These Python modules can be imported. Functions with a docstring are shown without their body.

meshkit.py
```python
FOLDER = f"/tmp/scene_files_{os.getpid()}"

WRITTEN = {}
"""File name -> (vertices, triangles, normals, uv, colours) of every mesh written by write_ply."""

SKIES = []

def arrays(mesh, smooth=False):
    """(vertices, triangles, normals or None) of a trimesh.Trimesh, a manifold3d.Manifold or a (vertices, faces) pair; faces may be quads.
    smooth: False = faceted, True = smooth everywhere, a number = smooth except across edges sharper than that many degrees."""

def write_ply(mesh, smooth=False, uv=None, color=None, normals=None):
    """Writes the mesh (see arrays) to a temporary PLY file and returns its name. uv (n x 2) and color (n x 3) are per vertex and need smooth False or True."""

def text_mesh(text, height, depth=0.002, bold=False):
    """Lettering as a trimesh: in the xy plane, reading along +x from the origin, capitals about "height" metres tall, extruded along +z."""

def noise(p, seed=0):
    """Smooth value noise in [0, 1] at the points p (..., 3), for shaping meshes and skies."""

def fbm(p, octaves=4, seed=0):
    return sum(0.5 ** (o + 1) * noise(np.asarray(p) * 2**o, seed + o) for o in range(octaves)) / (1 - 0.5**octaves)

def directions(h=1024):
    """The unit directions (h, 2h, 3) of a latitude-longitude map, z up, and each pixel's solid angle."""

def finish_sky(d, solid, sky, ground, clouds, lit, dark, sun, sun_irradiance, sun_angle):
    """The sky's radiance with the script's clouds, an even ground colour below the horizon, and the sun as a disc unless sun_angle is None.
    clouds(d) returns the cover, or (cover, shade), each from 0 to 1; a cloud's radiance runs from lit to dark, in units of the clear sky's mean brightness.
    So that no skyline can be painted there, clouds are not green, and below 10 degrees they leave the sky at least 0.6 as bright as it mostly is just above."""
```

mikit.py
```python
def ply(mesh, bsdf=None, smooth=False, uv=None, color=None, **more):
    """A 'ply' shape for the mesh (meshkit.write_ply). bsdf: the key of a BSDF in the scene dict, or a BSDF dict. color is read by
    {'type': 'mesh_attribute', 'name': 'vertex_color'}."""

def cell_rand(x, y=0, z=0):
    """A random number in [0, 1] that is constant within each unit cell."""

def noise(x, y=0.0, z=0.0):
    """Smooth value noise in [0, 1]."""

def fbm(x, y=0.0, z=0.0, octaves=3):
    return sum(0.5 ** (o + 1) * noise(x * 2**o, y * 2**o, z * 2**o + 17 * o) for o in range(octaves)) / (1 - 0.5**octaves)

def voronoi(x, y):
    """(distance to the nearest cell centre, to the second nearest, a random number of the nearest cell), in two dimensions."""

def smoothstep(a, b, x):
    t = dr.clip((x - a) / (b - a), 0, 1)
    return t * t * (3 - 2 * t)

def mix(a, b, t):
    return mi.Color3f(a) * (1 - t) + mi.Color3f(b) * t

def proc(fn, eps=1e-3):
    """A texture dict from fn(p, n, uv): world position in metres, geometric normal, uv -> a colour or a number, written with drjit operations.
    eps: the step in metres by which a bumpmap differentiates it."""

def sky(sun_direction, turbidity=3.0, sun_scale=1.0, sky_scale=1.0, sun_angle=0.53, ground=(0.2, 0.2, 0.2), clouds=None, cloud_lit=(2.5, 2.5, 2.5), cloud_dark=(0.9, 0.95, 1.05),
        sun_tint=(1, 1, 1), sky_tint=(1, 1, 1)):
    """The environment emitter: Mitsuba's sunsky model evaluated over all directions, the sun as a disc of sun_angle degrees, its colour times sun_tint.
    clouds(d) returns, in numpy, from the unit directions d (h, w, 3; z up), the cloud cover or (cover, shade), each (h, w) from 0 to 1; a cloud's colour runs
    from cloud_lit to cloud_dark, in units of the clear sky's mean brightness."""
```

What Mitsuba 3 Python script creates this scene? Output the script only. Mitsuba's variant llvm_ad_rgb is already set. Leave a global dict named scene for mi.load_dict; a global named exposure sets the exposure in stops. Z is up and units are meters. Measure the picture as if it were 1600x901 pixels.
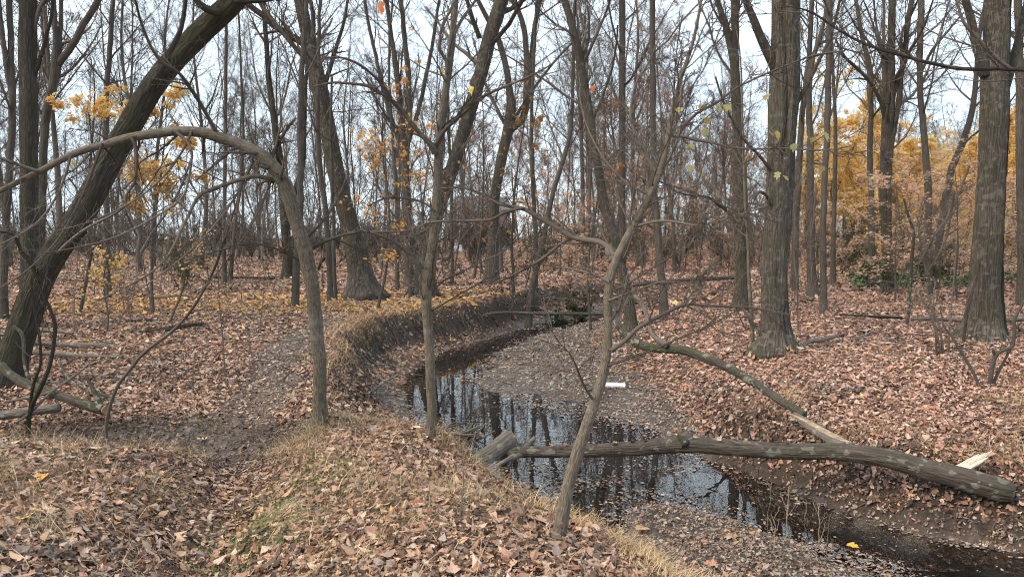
import math, numpy as np, trimesh, drjit as dr, mitsuba as mi, mikit, meshkit
from scipy.interpolate import LinearNDInterpolator, PchipInterpolator
from scipy.ndimage import gaussian_filter, map_coordinates

scene, labels = {}, {}
T = mi.ScalarTransform4f
rng = np.random.default_rng(7)

# ------------------------------------------------------------------ camera, sky, exposure
EYE, FPX, HORIZ = 1.65, 1208.0, 372.0            # eye height, focal length and horizon row in a 1600 x 901 frame
PITCH = math.atan((450.5 - HORIZ) / FPX)
scene['camera'] = {'type': 'perspective', 'fov': math.degrees(2 * math.atan(800 / FPX)), 'fov_axis': 'x',
                   'near_clip': 0.05, 'far_clip': 2000.0,
                   'to_world': T().look_at(origin=[0, 0, EYE], target=[0, math.cos(PITCH), EYE - math.sin(PITCH)], up=[0, 0, 1])}


def clouds(d):
    n = meshkit.fbm(np.stack([d[..., 0] * 2.2, d[..., 1] * 2.2, d[..., 2] * 5.0], -1) + 11.3, 4)
    n2 = meshkit.fbm(np.stack([d[..., 0] * 1.1, d[..., 1] * 1.1, d[..., 2] * 3.0], -1) + 3.1, 3)
    return np.clip(0.85 + 0.5 * (n - 0.45), 0.65, 0.98), np.clip(0.5 + 1.2 * (n2 - 0.5), 0, 1)


scene['sky'] = mikit.sky((-0.62, -0.35, 0.62), turbidity=3, sun_scale=0.26, sun_angle=30, clouds=clouds,
                         cloud_lit=(1.46, 1.64, 1.74), cloud_dark=(1.16, 1.32, 1.44), sky_tint=(.96, 1.0, 0.95), ground=(0.16, 0.12, 0.1))
exposure = 3.42


# ------------------------------------------------------------------ helpers
def ray(px, py):
    """direction with unit forward (y) part through a pixel of the 1600 x 901 photograph"""
    dx, dz = (px - 800) / FPX, -(py - 450.5) / FPX
    f, u = np.array([0, math.cos(PITCH), -math.sin(PITCH)]), np.array([0, math.sin(PITCH), math.cos(PITCH)])
    d = f + u * dz + np.array([dx, 0, 0])
    return d / d[1]


def at(px, py, Y):
    return np.array([0, 0, EYE]) + ray(px, py) * Y


def on_level(px, py, z):
    r = ray(px, py)
    return (np.array([0, 0, EYE]) + r * ((z - EYE) / r[2]))[:2]


def sm(a, b, x):
    t = np.clip((np.asarray(x, float) - a) / (b - a), 0, 1)
    return t * t * (3 - 2 * t)


def unit(v):
    return v / (np.linalg.norm(v, axis=-1, keepdims=True) + 1e-12)


def num(key, i):
    return key if i == 0 else f'{key}_{i:03d}'


COUNT = {}


def new_key(key):
    i = COUNT.get(key, 0)
    COUNT[key] = i + 1
    return num(key, i)


def thing(name, label, cat, group=None, kind=None):
    key = new_key(name)
    d = {}
    if label: d['label'] = label
    if cat: d['category'] = cat
    if group: d['group'] = group
    if kind: d['kind'] = kind
    labels[key] = d
    return key


def put(key, mesh, bsdf, smooth=False, uv=None, color=None, kind=None, label=None):
    """one entry; a part gets the next free number after its holder's key"""
    if key in scene:
        key = new_key(key)
    elif '__' in key:
        COUNT[key] = max(COUNT.get(key, 0), 1)
    scene[key] = mikit.ply(mesh, bsdf, smooth=smooth, uv=uv, color=color)
    if kind or label:
        labels[key] = {**({'kind': kind} if kind else {}), **({'label': label} if label else {})}
    return key


# ------------------------------------------------------------------ terrain
ZW = -0.85                                            # creek water level
lines = []


def contour(z, pts, step=0.25):
    p = np.array(pts, float)
    for a, b in zip(p[:-1], p[1:]):
        n = max(2, int(np.linalg.norm(b - a) / step) + 1)
        t = np.linspace(0, 1, n)[:, None]
        lines.append(np.hstack([a + (b - a) * t, np.full((n, 1), z)]))


def contour_z(pts, step=0.25):
    p = np.array(pts, float)
    for a, b in zip(p[:-1], p[1:]):
        n = max(2, int(np.linalg.norm(b[:2] - a[:2]) / step) + 1)
        lines.append(a + (b - a) * np.linspace(0, 1, n)[:, None])


# left / near water line, from far to near
WL = [(4.2, 27.5), (3.0, 25.4), (2.0, 23.9), (.74, 22.4), (-.63, 18.9), (-1.43, 17.3), (-1.86, 14.8), (-1.85, 12.9), (-1.35, 11.2), (-1.0, 10.2), (-.75, 9.4),
      (-.35, 8.2), (-.1, 7.3), (.3, 6.2), (.75, 5.5)]
BAR = [(.75, 5.5), (.95, 6.6), (1.2, 7.35), (1.55, 7.4), (1.95, 6.95), (2.2, 6.5), (2.5, 6.1), (2.85, 5.7), (3.3, 5.2), (4.2, 4.4), (5.5, 3.6), (7.5, 2.8), (12, 1.2)]
WR = [(4.8, 26.6), (3.6, 24.6), (2.1, 22.7), (.9, 20.7), (-.12, 17.8), (-.5, 16.3), (-.55, 13.1), (-.2, 11.9), (.55, 11.2), (1.16, 10.8), (1.78, 10.2), (2.05, 9.4),
      (2.25, 8.6), (2.65, 7.95), (2.85, 7.37), (3.1, 6.86), (3.45, 6.4), (4.1, 6.05), (5.5, 5.3), (7.5, 4.5), (12, 2.9)]
contour(ZW - .03, WL)
contour(ZW - .02, BAR)
contour(ZW + .0, WR)
# bed of the channel
contour(-1.08, [(4.5, 27), (3.3, 25), (2.05, 23.3), (.82, 21.5), (-.38, 18.4), (-1.0, 16.8), (-1.2, 14.5), (-1.15, 12.6), (-.7, 11.2), (-.2, 10.3), (.4, 9.2), (.9, 8.3),
                (1.6, 8.0), (2.2, 7.5), (2.6, 6.9), (2.9, 6.3), (3.4, 5.8), (4.2, 5.2), (5.5, 4.5), (7.5, 3.6), (12, 2)])
contour(-1.0, [(.2, 8.2), (.35, 7.2), (.6, 6.3)])
contour(-.95, [(.25, 11.0), (.8, 10.35), (1.35, 9.75)])
# mud bar in front, mud flat behind
contour(-.75, [(1.05, 6.8), (1.5, 6.7), (1.8, 6.2), (2.2, 5.5), (2.7, 5.0), (3.4, 4.3), (4.5, 3.4), (7, 1.8)])
contour(-.71, [(1.15, 5.6), (1.7, 4.9), (2.3, 4.0), (3.2, 2.7), (4.6, 1.0)])
contour(-.815, [(.2, 17), (.15, 15), (.15, 13.2), (.7, 12.2), (1.7, 11.3)])
contour(-.775, [(1.6, 19.5), (1.4, 17), (1.5, 14.5), (1.7, 12.7), (2.2, 11.0)])
contour(-.66, [(3.2, 22), (2.5, 18.9), (2.45, 15), (2.5, 12), (2.45, 10.4), (2.42, 9.3)])
contour(-.35, [(4.2, 22.5), (3.1, 18.6), (3.1, 15), (3.2, 12), (3.0, 10.2), (2.85, 9.0)])
contour(-.27, [(2.85, 8.6), (3.15, 7.85), (3.45, 7.4), (3.85, 7.1), (4.3, 6.75), (5.6, 6.0), (7.6, 5.2), (12, 3.7)])
contour(-.55, [(2.6, 8.35), (2.95, 7.6), (3.2, 7.15), (3.65, 6.7), (4.15, 6.35), (5.5, 5.6), (7.5, 4.8)])
contour(-.12, [(5, 23), (4, 18), (4.1, 14), (4.3, 11.5), (4.2, 9.5), (4.9, 8), (6, 7), (8, 6.2), (12.5, 5)])
# left cut bank top and toe, far to near
contour(0.0, [(5, 30), (3.6, 28.6), (2.4, 27.4), (1.0, 25.8), (.2, 22.9), (-.8, 20.4), (-1.55, 18.9), (-2.2, 17.6), (-2.95, 15.8), (-2.95, 13.4), (-2.7, 12.2)])
contour(-.62, [(3.3, 27.6), (2.15, 26.2), (.75, 24.6), (.15, 22.3), (-.72, 19.9), (-1.42, 18.5), (-2.0, 17.2), (-2.62, 15.6), (-2.62, 13.4), (-2.4, 12.2)])
contour(-.82, [(-2.0, 11.6), (-1.75, 10.9), (-1.5, 10.2), (-1.15, 9.6)])
contour_z([(-2.7, 12.2, 0), (-2.5, 10.5, -.05), (-2.3, 9.3, -.1), (-2.1, 8.4, -.16), (-1.9, 7.6, -.16), (-1.75, 7.1, -.04)])
contour_z([(-2.25, 11.4, -.55), (-1.95, 10.2, -.5), (-1.75, 9.2, -.45), (-1.55, 8.3, -.4), (-1.3, 7.6, -.35), (-.8, 7.35, -.45), (-.35, 6.9, -.5)])
contour(-.68, [(-1.6, 9.2), (-1.2, 8.6), (-.7, 8.1)])
# near bank lip
contour_z([(-1.75, 7.1, -.04), (-1.4, 6.9, .0), (-.95, 6.6, .0), (-.55, 6.35, .0), (-.25, 5.6, -.05), (.15, 4.9, -.1), (.55, 4.6, -.13), (.8, 4.1, -.13), (1.0, 3.6, -.12), (1.25, 2.8, -.1), (1.9, 1.2, -.05), (2.9, -1, 0)])
contour_z([(.0, 6.2, -.55), (.4, 5.4, -.55), (.85, 4.9, -.55), (1.15, 4.3, -.5), (1.45, 3.5, -.5), (1.9, 2.4, -.5), (2.6, 1, -.5), (3.6, -1, -.5)])
# near mounds and the path between them
contour(.10, [(-.95, 6.0), (-.4, 5.1), (0, 4.2), (.25, 3.4)])
contour(.16, [(-.95, 5.4), (-.8, 4.6), (-.6, 4.0), (-.4, 3.0)])
contour(.08, [(-.1, 2.0), (0, 1.5)])
contour(.06, [(-1.38, 6.25), (-1.40, 5.2), (-1.2, 4.2), (-1.0, 3.2)])
contour_z([(-2.25, 6.2, -.27), (-2.05, 5.6, -.2), (-1.85, 4.9, -.18), (-1.62, 4.2, -.17), (-1.4, 3.4, -.14), (-1.1, 2.0, -.08), (-.8, 0, 0)])
contour(.14, [(-2.65, 5.3), (-2.35, 4.4), (-2.1, 3.6), (-1.85, 2.2)])
contour(.22, [(-6, 5.3), (-4.6, 5.4), (-3.6, 5.35), (-3.0, 4.8), (-2.75, 3.6), (-2.5, 2.2)])
contour(.05, [(-6, 6.0), (-4.8, 6.05), (-3.7, 5.9), (-3.0, 5.75), (-2.6, 5.85)])
contour(-.34, [(-6, 6.8), (-4.6, 6.7), (-3.6, 6.5), (-2.9, 6.45), (-2.4, 6.7)])
contour(-.37, [(-3.3, 7.0), (-2.6, 7.2), (-2.3, 7.6)])
contour(-.25, [(-5, 7.8), (-3.8, 8.0), (-2.9, 8.5)])
contour(-.12, [(-7, 9.5), (-5, 9.5), (-3.6, 10)])
contour(0, [(-8, 11.5), (-6, 12), (-4, 12.5), (-3.6, 15), (-4, 20), (-3, 25), (0, 29)])
for gx in np.linspace(-16, 20, 13):
    lines.append(np.array([[gx, 34, 0], [gx, -6, 0.0]]) if gx < 2 or gx > 13 else np.array([[gx, 34, 0.0]]))
for gy in np.linspace(-6, 34, 11):
    lines.append(np.array([[-16, gy, 0.0], [20, gy, 0.0], [-10, gy, 0.0]]))
for gy in np.linspace(8, 34, 9):
    lines.append(np.array([[8, gy, -.05], [12, gy, -.03]]))
PTS = np.vstack(lines)
GX0, GY0, GS = -16.0, -6.0, 0.06
gx, gy = np.arange(GX0, 20, GS), np.arange(GY0, 34, GS)
GXX, GYY = np.meshgrid(gx, gy)
_u, _i = np.unique(np.round(PTS[:, :2] / 0.05).astype(int), axis=0, return_index=True)
GZ = LinearNDInterpolator(PTS[_i, :2], PTS[_i, 2], fill_value=0.0)(GXX, GYY)
GZ = gaussian_filter(GZ, 1.6)


def base_z(x, y):
    x, y = np.broadcast_arrays(np.atleast_1d(np.asarray(x, float)), np.atleast_1d(np.asarray(y, float)))
    z = map_coordinates(GZ, [(y - GY0) / GS, (x - GX0) / GS], order=1, mode='constant', cval=0.0)
    edge = sm(0, 3, np.minimum(np.minimum(x - GX0, 19.9 - x), np.minimum(y - GY0, 33.9 - y)))
    return z * edge


def xy0(x, y, s, seed=0, oct=3):
    x, y = np.broadcast_arrays(np.atleast_1d(np.asarray(x, float)), np.atleast_1d(np.asarray(y, float)))
    return meshkit.fbm(np.stack([x * s, y * s, np.zeros_like(x) + .37], -1), oct, seed)


def slope(x, y):
    e = .08
    return np.hypot(base_z(x + e, y) - base_z(x - e, y), base_z(x, y + e) - base_z(x, y - e)) / (2 * e)


def ground_z(x, y):
    x, y = np.broadcast_arrays(np.atleast_1d(np.asarray(x, float)), np.atleast_1d(np.asarray(y, float)))
    b = base_z(x, y)
    d = np.hypot(x, y)
    amp = sm(-.95, -.3, b)
    far = sm(18, 60, d)
    z = b + amp * (.10 * (xy0(x, y, .55, 1) - .5) + .06 * (xy0(x, y, 2.3, 2) - .5)) + (.17 * (xy0(x, y, 1.5, 5, 4) - .5) + .035 * (xy0(x, y, 6.5, 6, 2) - .5)) * (1 - amp) * sm(-1.06, -.86, b)
    st = sm(.35, .9, slope(x, y))
    z = z + st * (.34 * (xy0(x, y, 2.4, 7, 4) - .5) + .16 * (xy0(x, y, 6.5, 8, 3) - .5))
    z = z + .03 * (xy0(x, y, 9, 3, 2) - .5) * (1 - far)
    z = z + far * .5 * (xy0(x, y, .07, 4) - .5) + sm(45, 140, y) * sm(0, 40, x) * 2.5      # the land rises gently far on the right
    return z


rings = .4 * np.exp(np.arange(0, 355) * .0205)
front = np.linspace(-52, 52, 440)
ang = np.radians(np.concatenate([front, np.linspace(52, 308, 60)[1:]]))
RR, AA = np.meshgrid(rings, ang, indexing='ij')
VX, VY = RR * np.sin(AA), RR * np.cos(AA)
VZ = ground_z(VX, VY)
nr, na = RR.shape
ii, jj = np.meshgrid(np.arange(nr - 1), np.arange(na - 1), indexing='ij')
q = np.stack([ii * na + jj, ii * na + jj + 1, (ii + 1) * na + jj + 1, (ii + 1) * na + jj], -1).reshape(-1, 4)
gv = np.stack([VX, VY, VZ], -1).reshape(-1, 3)
gv = np.vstack([gv, [[0, 0, float(ground_z(0., 0.)[0])]]])
fan = np.stack([np.full(na - 1, len(gv) - 1), np.arange(1, na), np.arange(na - 1)], 1)
gf = np.vstack([q[:, [0, 2, 1]], q[:, [0, 3, 2]], fan[:, [0, 2, 1]]])


def path_dist(x, y):
    p = np.array([(-.6, 0), (-1.1, 2), (-1.4, 3.4), (-1.75, 4.6), (-2.1, 5.7), (-2.6, 6.8), (-2.8, 7.8), (-2.9, 9), (-3.3, 11), (-3.5, 13), (-3.6, 16), (-3.0, 19.5), (-1.8, 23)], float)
    x, y = np.broadcast_arrays(np.atleast_1d(np.asarray(x, float)), np.atleast_1d(np.asarray(y, float)))
    d = np.full(x.shape, 1e9)
    for a, b in zip(p[:-1], p[1:]):
        t = np.clip(((x - a[0]) * (b[0] - a[0]) + (y - a[1]) * (b[1] - a[1])) / np.sum((b - a) ** 2), 0, 1)
        d = np.minimum(d, np.hypot(x - a[0] - t * (b[0] - a[0]), y - a[1] - t * (b[1] - a[1])))
    return d


def dip_mask(x, y):
    n = xy0(x, y, 1.6, 21, 4) - .5
    return sm(1.25, .75, np.hypot((x + 3.2) / 2.3, (y - 6.9) / 1.2) + 1.1 * n) * (base_z(x, y) > -.55)


def mud_mask(x, y):
    b = base_z(x, y)
    n = xy0(x, y, 1.6, 21, 4) - .5
    creek = sm(-.66, -.75, b + .18 * n)
    creek = creek * (1 - .9 * sm(-.5, -.95, x) * sm(11.8, 12.6, y) * sm(-.90, -.84, b))
    dip = .85 * sm(1.2, .7, np.hypot((x + 3.2) / 2.1, (y - 6.9) / 1.15) + 1.1 * n) * (b > -.55)
    pth = .75 * sm(.5, .25, path_dist(x, y) + .6 * n) * sm(6, 7, y) * sm(18, 14, y)
    return np.clip(np.maximum(np.maximum(creek, dip), pth), 0, 1)


def soil_mask(x, y):
    return sm(.38, .72, slope(x, y) + .5 * (xy0(x, y, 2.5, 23) - .5)) * (base_z(x, y) > -1.2)


def gold_mask(x, y):
    """where yellow leaves have come down under the trees by the left bank"""
    n = xy0(x, y, .5, 31) - .5
    band = sm(4.2, 2.0, np.abs(y - 20.5 - .12 * x) + 3 * n) * sm(-15, -11, x) * sm(1.6, .4, x)
    return .75 * (base_z(x, y) > -.22) * np.clip(band + .9 * sm(2.0, .9, np.hypot((x + 1.4) / 1.6, (y - 20) / 3)), 0, 1)


guv = np.stack([np.append(mud_mask(VX, VY).ravel(), 0.), np.append(np.maximum(soil_mask(VX, VY), 0).ravel(), 0)], -1)

# ------------------------------------------------------------------ materials
C3 = mi.Color3f


def ground_color(p, n, uv):
    v1, v2, r1 = mikit.voronoi(p.x * 9.0, p.y * 9.0)
    v3, v4, r2 = mikit.voronoi(p.x * 4.0 + 5.2, p.y * 4.0)
    big = mikit.fbm(p.x * .35, p.y * .35, 0.0, 3)
    fine = mikit.fbm(p.x * 30, p.y * 30, p.z * 30, 2)
    r = dr.select(mikit.noise(p.x * 3, p.y * 3) > .5, r1, r2)
    litter = mikit.mix(C3(.10, .060, .042), C3(.30, .175, .115), r)
    litter = mikit.mix(litter, C3(.40, .25, .16), mikit.smoothstep(.82, .9, r1))
    litter = mikit.mix(litter, C3(.05, .032, .024), .8 * mikit.smoothstep(.35, .55, v1))
    litter *= (.75 + .5 * big)
    soil = mikit.mix(C3(.022, .016, .013), C3(.075, .054, .040), fine)
    mud = mikit.mix(C3(.042, .034, .028), C3(.120, .100, .084), mikit.fbm(p.x * 5, p.y * 5, 0.0, 3))
    mud = dr.select(p.z < ZW - .012, mikit.mix(C3(.010, .008, .006), C3(.030, .022, .015), mikit.fbm(p.x * 3, p.y * 3, 2.0, 3)), mud)      # silt on the bed
    c = mikit.mix(litter, soil, uv.y)
    return mikit.mix(c, mud, uv.x * (1 - .85 * uv.y))


def ground_rough(p, n, uv):
    wet = mikit.smoothstep(.5, .9, uv.x) * mikit.smoothstep(.36, .5, mikit.fbm(p.x * 1.7, p.y * 1.7, 3.0, 3))
    return .85 - .5 * wet


def fissures(uv, a, b):
    """bark relief: 0 in the furrows, 1 on the plates between them; a cells round the stem, b per metre along it"""
    c, s = dr.cos(uv.x * 6.2831853), dr.sin(uv.x * 6.2831853)
    w = .5 * mikit.noise(uv.y * b * 1.5, c * a * .4, s * a * .4)
    n1 = dr.abs(2 * mikit.noise(c * a + w, s * a + w, uv.y * b) - 1)
    n2 = dr.abs(2 * mikit.noise(c * a * 2.1 + 9, s * a * 2.1, uv.y * b * 2.3) - 1)
    return dr.minimum(mikit.smoothstep(0, .42, n1), .35 + .65 * mikit.smoothstep(0, .5, n2))


def bark_fn(light, dark, a, b, moss=0.0, lichen=0.0):
    light, dark = C3(*light), C3(*dark)

    def fn(p, n, uv):
        c, s = dr.cos(uv.x * 6.2831853), dr.sin(uv.x * 6.2831853)
        g = mikit.noise(c * a * 5, s * a * 5, uv.y * b * 8)
        col = mikit.mix(dark, light, .75 * fissures(uv, a, b) + .25 * g)
        col *= .72 + .56 * mikit.fbm(p.x * 1.9, p.y * 1.9, p.z * .9, 3)
        if lichen:
            l = mikit.fbm(p.x * 15, p.y * 15, p.z * 15, 3) + .25 * (mikit.noise(p.x * 2.2 + 4, p.y * 2.2, p.z * 2.2) - .5)
            col = mikit.mix(col, C3(.42, .43, .39) * (.6 + .4 * g), lichen * mikit.smoothstep(.60, .68, l))
        if moss:
            col = mikit.mix(col, C3(.050, .060, .022) * (.6 + .8 * g), moss * mikit.smoothstep(.46, .60, mikit.fbm(p.x * 4.5 + 7, p.y * 4.5, p.z * 2.6, 4) + .12 * (g - .5)))
        return col
    return fn


def bark_h(a, b):
    def fn(p, n, uv):
        return fissures(uv, a, b)
    return fn


def rough(base, roughness=.85, spec=.25, bump=None, scale=.01, eps=2e-3):
    d = {'type': 'principled', 'base_color': base if isinstance(base, dict) else {'type': 'rgb', 'value': list(base)}, 'roughness': roughness, 'specular': spec}
    if bump:
        d = {'type': 'bumpmap', 'arbitrary': mikit.proc(bump, eps), 'scale': scale, 'nested': d}
    return {'type': 'twosided', 'nested': d}


scene['m_ground'] = rough(mikit.proc(ground_color), mikit.proc(ground_rough), .35)
scene['m_bark_big'] = rough(mikit.proc(bark_fn((.142, .124, .108), (.036, .031, .028), 11, 3.2, moss=.24, lichen=.18)), .9, .2, bark_h(11, 3.2), .016)
scene['m_bark_dark'] = rough(mikit.proc(bark_fn((.105, .094, .082), (.028, .025, .022), 9, 4, moss=.32)), .9, .2, bark_h(9, 4), .016)
scene['m_bark_mid'] = rough(mikit.proc(bark_fn((.125, .111, .099), (.046, .040, .036), 7, 3, moss=.10)), .9, .2)
scene['m_bark_sapling'] = rough(mikit.proc(bark_fn((.19, .162, .13), (.07, .059, .048), 6, 14, moss=.2, lichen=.16)), .85, .25, bark_h(6, 16), .003)
scene['m_dead'] = rough(mikit.proc(bark_fn((.215, .19, .165), (.085, .072, .062), 5, 4, lichen=.4)), .85, .25, bark_h(5, 5), .006)
scene['m_mossy'] = rough(mikit.proc(bark_fn((.115, .102, .086), (.034, .030, .026), 4, 5, moss=.42, lichen=.6)), .85, .25, bark_h(4, 6), .006)
scene['m_log'] = rough(mikit.proc(bark_fn((.108, .088, .073), (.044, .036, .031), 6, 3, moss=.2, lichen=.36)), .62, .35, bark_h(7, 3), .007)
scene['m_twig'] = rough(mikit.proc(lambda p, n, uv: mikit.mix(C3(.050, .041, .036), C3(.165, .14, .12), mikit.noise(p.x * 2.1, p.y * 2.1, p.z * 2.1))), .8, .3)
scene['m_far_bark'] = rough(mikit.proc(lambda p, n, uv: mikit.mix(C3(.046, .040, .036), C3(.142, .124, .108), mikit.fbm(p.x * .9, p.y * .9, p.z * .35, 3))), .9, .2)
scene['m_far_twig'] = rough(mikit.proc(lambda p, n, uv: mikit.mix(C3(.050, .041, .036), C3(.165, .14, .12), mikit.noise(p.x * .6, p.y * .6, p.z * .6))), .9, .2)
scene['m_leaf'] = rough({'type': 'mesh_attribute', 'name': 'vertex_color'}, .62, .3)
scene['m_tree_leaf'] = {'type': 'principledthin', 'base_color': {'type': 'mesh_attribute', 'name': 'vertex_color'}, 'roughness': .6, 'diff_trans': 1.0}
scene['m_cut'] = rough(mikit.proc(lambda p, n, uv: mikit.mix(C3(.24, .15, .085), C3(.40, .27, .16), mikit.noise(p.x * 60, p.y * 60, p.z * 60))), .8)
scene['m_torn'] = rough(mikit.proc(lambda p, n, uv: mikit.mix(C3(.46, .40, .31), C3(.70, .64, .54), mikit.noise(p.x * 60, p.y * 20, p.z * 90))), .75)
scene['m_pale'] = rough(mikit.proc(lambda p, n, uv: mikit.mix(C3(.20, .155, .11), C3(.46, .38, .28), mikit.noise(p.x * 22, p.y * 22, p.z * 90))), .75)
scene['m_pipe'] = rough((.72, .74, .77), .35, .5)
scene['m_siding'] = rough(mikit.proc(lambda p, n, uv: C3(.40, .43, .52) * (.85 + .25 * mikit.noise(p.x * .8, p.y, p.z * 9))), .8)
scene['m_siding_pale'] = rough((.50, .50, .48), .8)
scene['m_roof'] = rough((.15, .15, .16), .9)
scene['m_pane'] = {'type': 'principled', 'base_color': {'type': 'rgb', 'value': [.03, .035, .04]}, 'roughness': .08, 'specular': .6}
scene['m_white'] = rough((.75, .76, .78), .4)
scene['m_rubber'] = rough((.02, .02, .02), .8)


def ripples(p, n, uv):
    return mikit.fbm(p.x * 2.2, p.y * 4.5, 0.0, 3)


scene['m_water'] = {'type': 'bumpmap', 'arbitrary': mikit.proc(ripples, 4e-3), 'scale': .0013, 'nested': {'type': 'dielectric', 'int_ior': 1.5, 'ext_ior': 1.0}}

put('ground', (gv, gf), 'm_ground', smooth=True, uv=guv)
labels['ground'] = {'label': 'forest floor of brown leaf litter, mud and cut banks along the creek', 'kind': 'structure'}

from shapely.geometry import Polygon, LineString
wp = Polygon(WL + BAR[1:] + WR[::-1]).buffer(.01).union(LineString(WL).buffer(.9)).union(LineString(WR).buffer(.9)).union(LineString(BAR).buffer(.9)).buffer(.2).buffer(-.1)
wp = max(getattr(wp, 'geoms', [wp]), key=lambda g: g.area)
wp = Polygon(wp.exterior).simplify(.02)
wv, wf = trimesh.creation.triangulate_polygon(wp, engine='earcut')
wv3 = np.hstack([wv, np.full((len(wv), 1), ZW)])
c0 = wv3[wf]
flip = np.cross(c0[:, 1] - c0[:, 0], c0[:, 2] - c0[:, 0])[:, 2] < 0
wf[flip] = wf[flip][:, ::-1]
put('creek_water', (wv3, wf), 'm_water', uv=wv3[:, :2])
labels['creek_water'] = {'label': 'still dark creek water mirroring the bare trees', 'kind': 'structure'}


# ------------------------------------------------------------------ wood: stems and twigs
def resample(P, R, step):
    P, R = np.asarray(P, float), np.asarray(R, float)
    s = np.concatenate([[0], np.cumsum(np.linalg.norm(np.diff(P, axis=0), axis=1))])
    n = max(4, int(s[-1] / step) + 1)
    t = np.linspace(0, s[-1], n)
    return PchipInterpolator(s, P)(t), PchipInterpolator(s, R)(t)


def smooth_line(P, R, step):
    """a rounder line than pchip alone: resample, then soften"""
    Q, r = resample(P, R, step)
    k = max(1, int(.06 * len(Q)))
    if len(Q) > 12:
        from scipy.ndimage import gaussian_filter1d
        S = gaussian_filter1d(Q, k * .5, axis=0, mode='nearest')
        w = np.minimum(1, np.minimum(np.arange(len(Q)), np.arange(len(Q))[::-1]) / (2.0 * k))[:, None]
        Q = Q * (1 - w) + S * w
    return Q, r


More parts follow.
